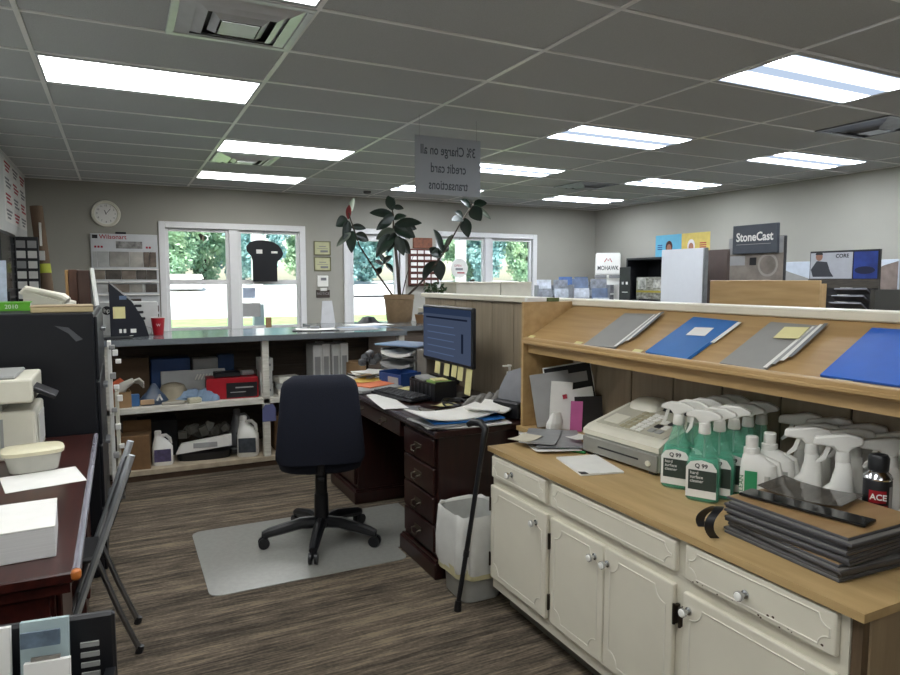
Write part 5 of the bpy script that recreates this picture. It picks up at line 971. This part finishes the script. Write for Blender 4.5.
# white tower with header
t = thing('display_tower', 'white display tower with black lettering in the far right corner of the room', 'display', (7.2, 8.68, 0), R(-35))
MB().bx(-.2, .2, -.02, .02, 0, 1.95, .004).build('back_board', WHITEP, t); MB().bx(-.19, .19, -.035, -.02, 1.63, 1.97, .003).build('header', WHITEP, t); text(t, 'MOHAWK', .1, (0, -.0355, 1.72), '-y', INK, bold=.002, sx=.72)
b = MB().tube([(-.06, -.037, 1.82), (-.02, -.037, 1.88), (.0, -.037, 1.84), (.03, -.037, 1.88), (.06, -.037, 1.82)], .008, 6); b.build('logo_mark', INKR, t)
MB().bx(-.2, -.02, -.06, -.02, 1.56, 1.61).bx(.02, .2, -.06, -.02, 1.56, 1.61).build('dark_bar', INKG, t)
MB().bx(-.2, .1, -.25, -.22, 0.05, 1.48).bx(.1, .2, -.2, -.02, 0.05, 1.48).bx(-.2, .2, -.25, -.02, 0, .05).build('case', WHITEP, t)
for r_ in range(3): MB().bx(-.18, .08, -.262, -.25, 1.0 + r_ * .16, 1.13 + r_ * .16).build('sample_card', mat('dark_card_print', '5a5a5c', .4, var=.5, scale=30), t)
# dark shelf
t = thing('dark_display_shelf', 'tall black open display unit against the right wall below the posters', 'display', (7.25, 7.63, 0))
MB().bx(-.22, .24, .38, .41, 0, 1.86).bx(-.22, .24, -.41, -.38, 0, 1.86).bx(-.22, .24, -.38, .38, 1.83, 1.86).bx(.2, .24, -.38, .38, 0, 1.83).bx(-.22, .2, -.38, .38, 1.2, 1.23).bx(-.22, .2, -.38, .38, .6, .63).build('case', mat('charcoal_case', '1b1c20', .5), t)
t = thing('picture_board', 'yellow, white and dark printed board inside the black display unit', 'board', (7.1, 7.57, 1.231), 0); MB().bx(-.01, .01, -.3, .3, 0, .34).build('board', mat('mixed_print', '5a584c', .4, col2='a8a79c', scale=14, stretch=(1, 1, 2)), t); MB().bx(-.013, -.01, -.3, .3, .11, .14).build('yellow_band', mat('yellow_band', 'a99a3a', .5), t); PHP = mat('photo_print', 'aaa9a2', .4, var=.5, scale=18); MB().bx(-.012, -.01, .1, .27, .16, .33).build('photo', PHP, t); MB().bx(-.012, -.01, -.22, -.06, .18, .3).build('photo', PHP, t); MB().bx(-.05, .05, -.2, .2, 0, .012).build('foot', BLACK, t)
t = thing('small_sign', 'small black sign with white dots at the left of the black display unit', 'sign', (6.85, 7.84, 0)); MB().bx(-.02, .02, -.12, .12, 0, 1.72, .004).build('panel', BLACK, t); MB().bx(-.023, -.02, -.07, -.03, 1.46, 1.5).bx(-.023, -.02, .02, .06, 1.46, 1.5).bx(-.023, -.02, -.07, .05, 1.34, 1.35).build('print', PAPER, t); MB().bx(-.1, .1, -.12, .12, 0, .015).build('foot', BLACK, t)
solo('carton', MB().box((0, 0, .71), (.25, .7, 1.42), .004), mat('dull_tan_carton', '6d6353', .7), 'long low tan carton stack seen just above the partition cap below the white board', 'box', (6.2, 5.9, 0), R(0))
# posters
for y, m, lab, c1 in ((7.645, mat('sky_blue_poster', '5ea7c4', .6, var=.05), 'sky blue poster of a dark-haired person on the right wall', '4a2f25'), (7.11, mat('yellow_poster', 'c9b35e', .6, var=.08), 'yellow poster of a white-haired person on the right wall', 'd7d2d6')):
    t = thing('poster', lab, 'poster', (X1 - .004, y, 1.95)); MB().bx(-.003, .0, -.265, .265, -.28, .26).build('sheet', m, t)
    sk_ = mat('poster_skin', '9c6b55', .7); k = -.02 if 'blue' in lab else .08
    MB().prism([(k + .07 * math.cos(i * .4), .08 + .09 * math.sin(i * .4)) for i in range(16)], .001, 'x', -.0045).build('hair', mat('hair_%s' % c1, c1, .8), t); MB().prism([(k + .048 * math.cos(i * .4), .05 + .07 * math.sin(i * .4)) for i in range(16)], .001, 'x', -.006).build('face', sk_, t)
    MB().prism([(k - .15, -.28), (k + .15, -.28), (k + .12, -.08), (k + .03, -.03), (k - .03, -.03), (k - .12, -.08)], .001, 'x', -.0045).build('clothing', mat('poster_pink', 'a3506a', .7) if 'blue' in lab else PAPER, t)
    b = MB()
    for q in range(3): b.bx(-.0045, -.003, (.12 if 'blue' in lab else -.2), (.22 if 'blue' in lab else -.08), .1 - q * .03, .115 - q * .03)
    b.build('print', INKR if 'yellow' in lab else BLUE, t)
# white board, brown panel
t = thing('standing_board', 'plain white display panel standing in front of the posters', 'panel', (5.0, 4.9, 0)); MB().bx(-.012, .012, -.275, .275, 0.03, 1.83, .002).build('panel', mat('cool_white_panel', 'c3c6ca', .45, var=.015), t); MB().bx(-.02, .02, -.3, -.275, 0, 1.83).build('edge_rail', STEEL, t); MB().bx(-.15, .15, -.3, -.25, 0, .03).bx(-.15, .15, .23, .28, 0, .03).build('foot', STEEL, t)
t = thing('standing_board', 'brown display panel right of the white one', 'panel', (5.27, 4.73, 0)); MB().bx(-.02, .02, -.15, .13, 0.03, 1.82, .003).build('panel', mat('umber_panel', '4b3d37', .5), t); MB().bx(-.08, .08, -.14, .12, 0, .03).build('foot', STEEL, t)
# stone display
t = thing('stone_display', 'dark grey display sign with white lettering above a tan stone picture board', 'display', (6.0, 4.86, 0))
MB().bx(-.02, .02, -.34, .34, 0, 1.97, .003).build('board', mat('edge_black', '2a2a2c', .5), t); MB().bx(-.024, -.02, -.335, .335, 1.4, 1.965).build('picture', mat('stone_picture', '6f665d', .45, col2='8f857a', scale=7), t); MB().bx(-.026, -.024, -.335, .335, 1.8, 1.965).build('sky_strip', PAPERG, t)
MB().bx(-.07, -.03, -.29, .25, 1.80, 2.1, .003).build('sign_board', mat('slate_sign', '3f444d', .5), t); text(t, 'StoneCast', .125, (-.0705, -.02, 1.97), '-x', PAPER, bold=.003, sx=.86); MB().bx(-.0708, -.07, -.22, .2, 1.895, 1.9).build('tagline', PAPERG, t); MB().bx(-.03, -.02, -.1, .1, 1.8, 2.0).build('bracket', BLACK, t)
b = MB()
b.rings([[(-.0255, -.16 + r * math.cos(2 * math.pi * i / 32), 1.68 + r * math.sin(2 * math.pi * i / 32)) for i in range(32)] for r in (.12, .095)], cap=False); b.build('stone_ring', mat('pale_stone', '9d968d', .6), t); MB().bx(-.0258, -.024, -.33, .0, 1.42, 1.45).build('caption', mat('tan_caption', '8d7d68', .6), t)
MB().bx(-.028, -.024, .12, .33, 1.68, 1.78, .001).build('sofa_picture', PAPERG, t); MB().bx(-.028, -.024, -.02, .06, 1.68, 1.76).build('chair_picture', INK, t)
t = thing('wooden_display_case', 'plain maple back of a display case rising above the partition cap', 'case', (4.0, 3.2, 0)); MB().bx(0, .02, -.44, .44, 0, 1.52, .002).build('back_panel', MAPLE2, t); MB().bx(.02, .07, -.44, -.42, 0, 1.5).bx(.02, .07, .42, .44, 0, 1.5).bx(.02, .3, -.42, .42, .0, .02).build('case', MAPLE2, t)
# flooring display
t = thing('flooring_display', 'black framed display with a seated person picture and a blue panel', 'display', (5.2, 3.39, 0))
MB().bx(-.015, .015, -.285, .285, 1.0, 1.76, .003).build('board', BLACK, t); MB().bx(-.018, -.015, -.08, .275, 1.535, 1.745).build('picture', mat('pale_grey_print', 'a2a5ab', .4, var=.08), t); MB().bx(-.018, -.015, -.275, -.09, 1.535, 1.745).build('blue_picture', mat('blue_print', '28428f', .35, col2='17265c', scale=6), t)
b = MB().prism([(.07, 0), (.25, 0), (.27, .06), (.22, .13), (.13, .12), (.1, .04)], .001, 'x', 0); o = b.build('person_clothing', mat('dark_shirt', '2c2e35', .6), t); o.location = (-.0195, 0, 1.55)
b = MB().prism([(.2 + .03 * math.cos(i * .5), .165 + .035 * math.sin(i * .5)) for i in range(13)], .001, 'x', 0); o = b.build('person_face', mat('poster_skin2', '8a6452', .7), t); o.location = (-.0195, 0, 1.55)
b = MB().prism([(.2 + .032 * math.cos(i * .32), .18 + .028 * math.sin(i * .32)) for i in range(11)], .001, 'x', 0); o = b.build('person_hair', INK, t); o.location = (-.0205, 0, 1.55)
text(t, 'CORE', .042, (-.0185, .005, 1.715), '-x', INK, bold=.001); MB().prism([(-.18 + .08 * math.cos(i * .42), .03 * math.sin(i * .42)) for i in range(15)], .001, 'x', 0).build('wave_mark', mat('deep_navy', '0d1536', .4), t).location = (-.0195, 0, 1.6)
MB().bx(-.02, .0, -.29, .29, 1.46, 1.53).build('sample_strip', mat('dark_oak_strip', '3b362f', .5, var=.3, stretch=(1, 1, 8)), t)
MB().bx(-.05, .3, -.29, -.25, 0, 1.45).bx(-.05, .3, .25, .29, 0, 1.45).bx(.25, .3, -.25, .25, 0, 1.45).build('stand', mat('olive_black_stand', '33322d', .5), t)
for k in range(3):
    z = 1.3 + k * .055; MB().box((-.08 + .03 * k, -.1, z + .02), (.1, .26, .012), rot=(0, R(30), 0)).build('tray', mat('tray_grey', '55565a', .4), t); MB().box((-.07 + .03 * k, -.05, z + .035), (.06, .1, .01), rot=(0, R(30), 0)).build('sample_card', mat('speckled_card', '8d8a85', .4, var=.5, scale=40), t); MB().box((-.07 + .03 * k, -.16, z + .035), (.06, .1, .01), rot=(0, R(30), 0)).build('sample_card', BLACK, t)
t = thing('landscape_banner', 'pale landscape picture board at right behind the black framed display', 'board', (7.2, 4.85, 0)); MB().bx(-.01, .01, -.75, .62, .05, 1.74, .003).build('board', mat('pale_sky_print', 'b4bcc6', .5, var=.06), t); MB().prism([(.6, 1.5), (.6, 1.66), (.5, 1.62), (.2, 1.53), (.15, 1.5)], .003, 'x', -.014).build('hill', mat('grey_hill', '8b8a86', .7), t); MB().bx(-.1, .1, -.7, -.6, 0, .05).bx(-.1, .1, .5, .6, 0, .05).build('foot', STEEL, t)
b = MB().prism([(-.74, 1.3), (-.74, 1.72), (-.6, 1.68), (-.52, 1.64), (-.52, 1.3)], .003, 'x', -.014); b.build('house_picture', mat('brown_house_print', '776a62', .6, var=.2, scale=12), t)
t = thing('brochure_stand', 'stand of white and teal brochures on black brackets at the right edge', 'stand', (5.2, 2.78, 0), R(-20)); MB().bx(-.02, .0, -.22, .16, 0, 1.4).build('back_panel', mat('dark_panel', '3c3d40', .5), t)
for k, y in enumerate((-.1, .03)): MB().box((-.06, y, 1.42), (.02, .12, .2), rot=(0, R(12), 0)).build('brochure', BR[1], t); MB().box((-.072, y, 1.47), (.02, .12, .03), rot=(0, R(12), 0)).build('teal_band', mat('teal_band', '5a8d8d', .5), t); MB().bx(-.1, -.02, y - .06, y - .045, 1.2, 1.42).build('bracket', BLACK, t)
MB().bx(-.15, .15, -.22, .16, 0, .02).build('foot', BLACK, t)
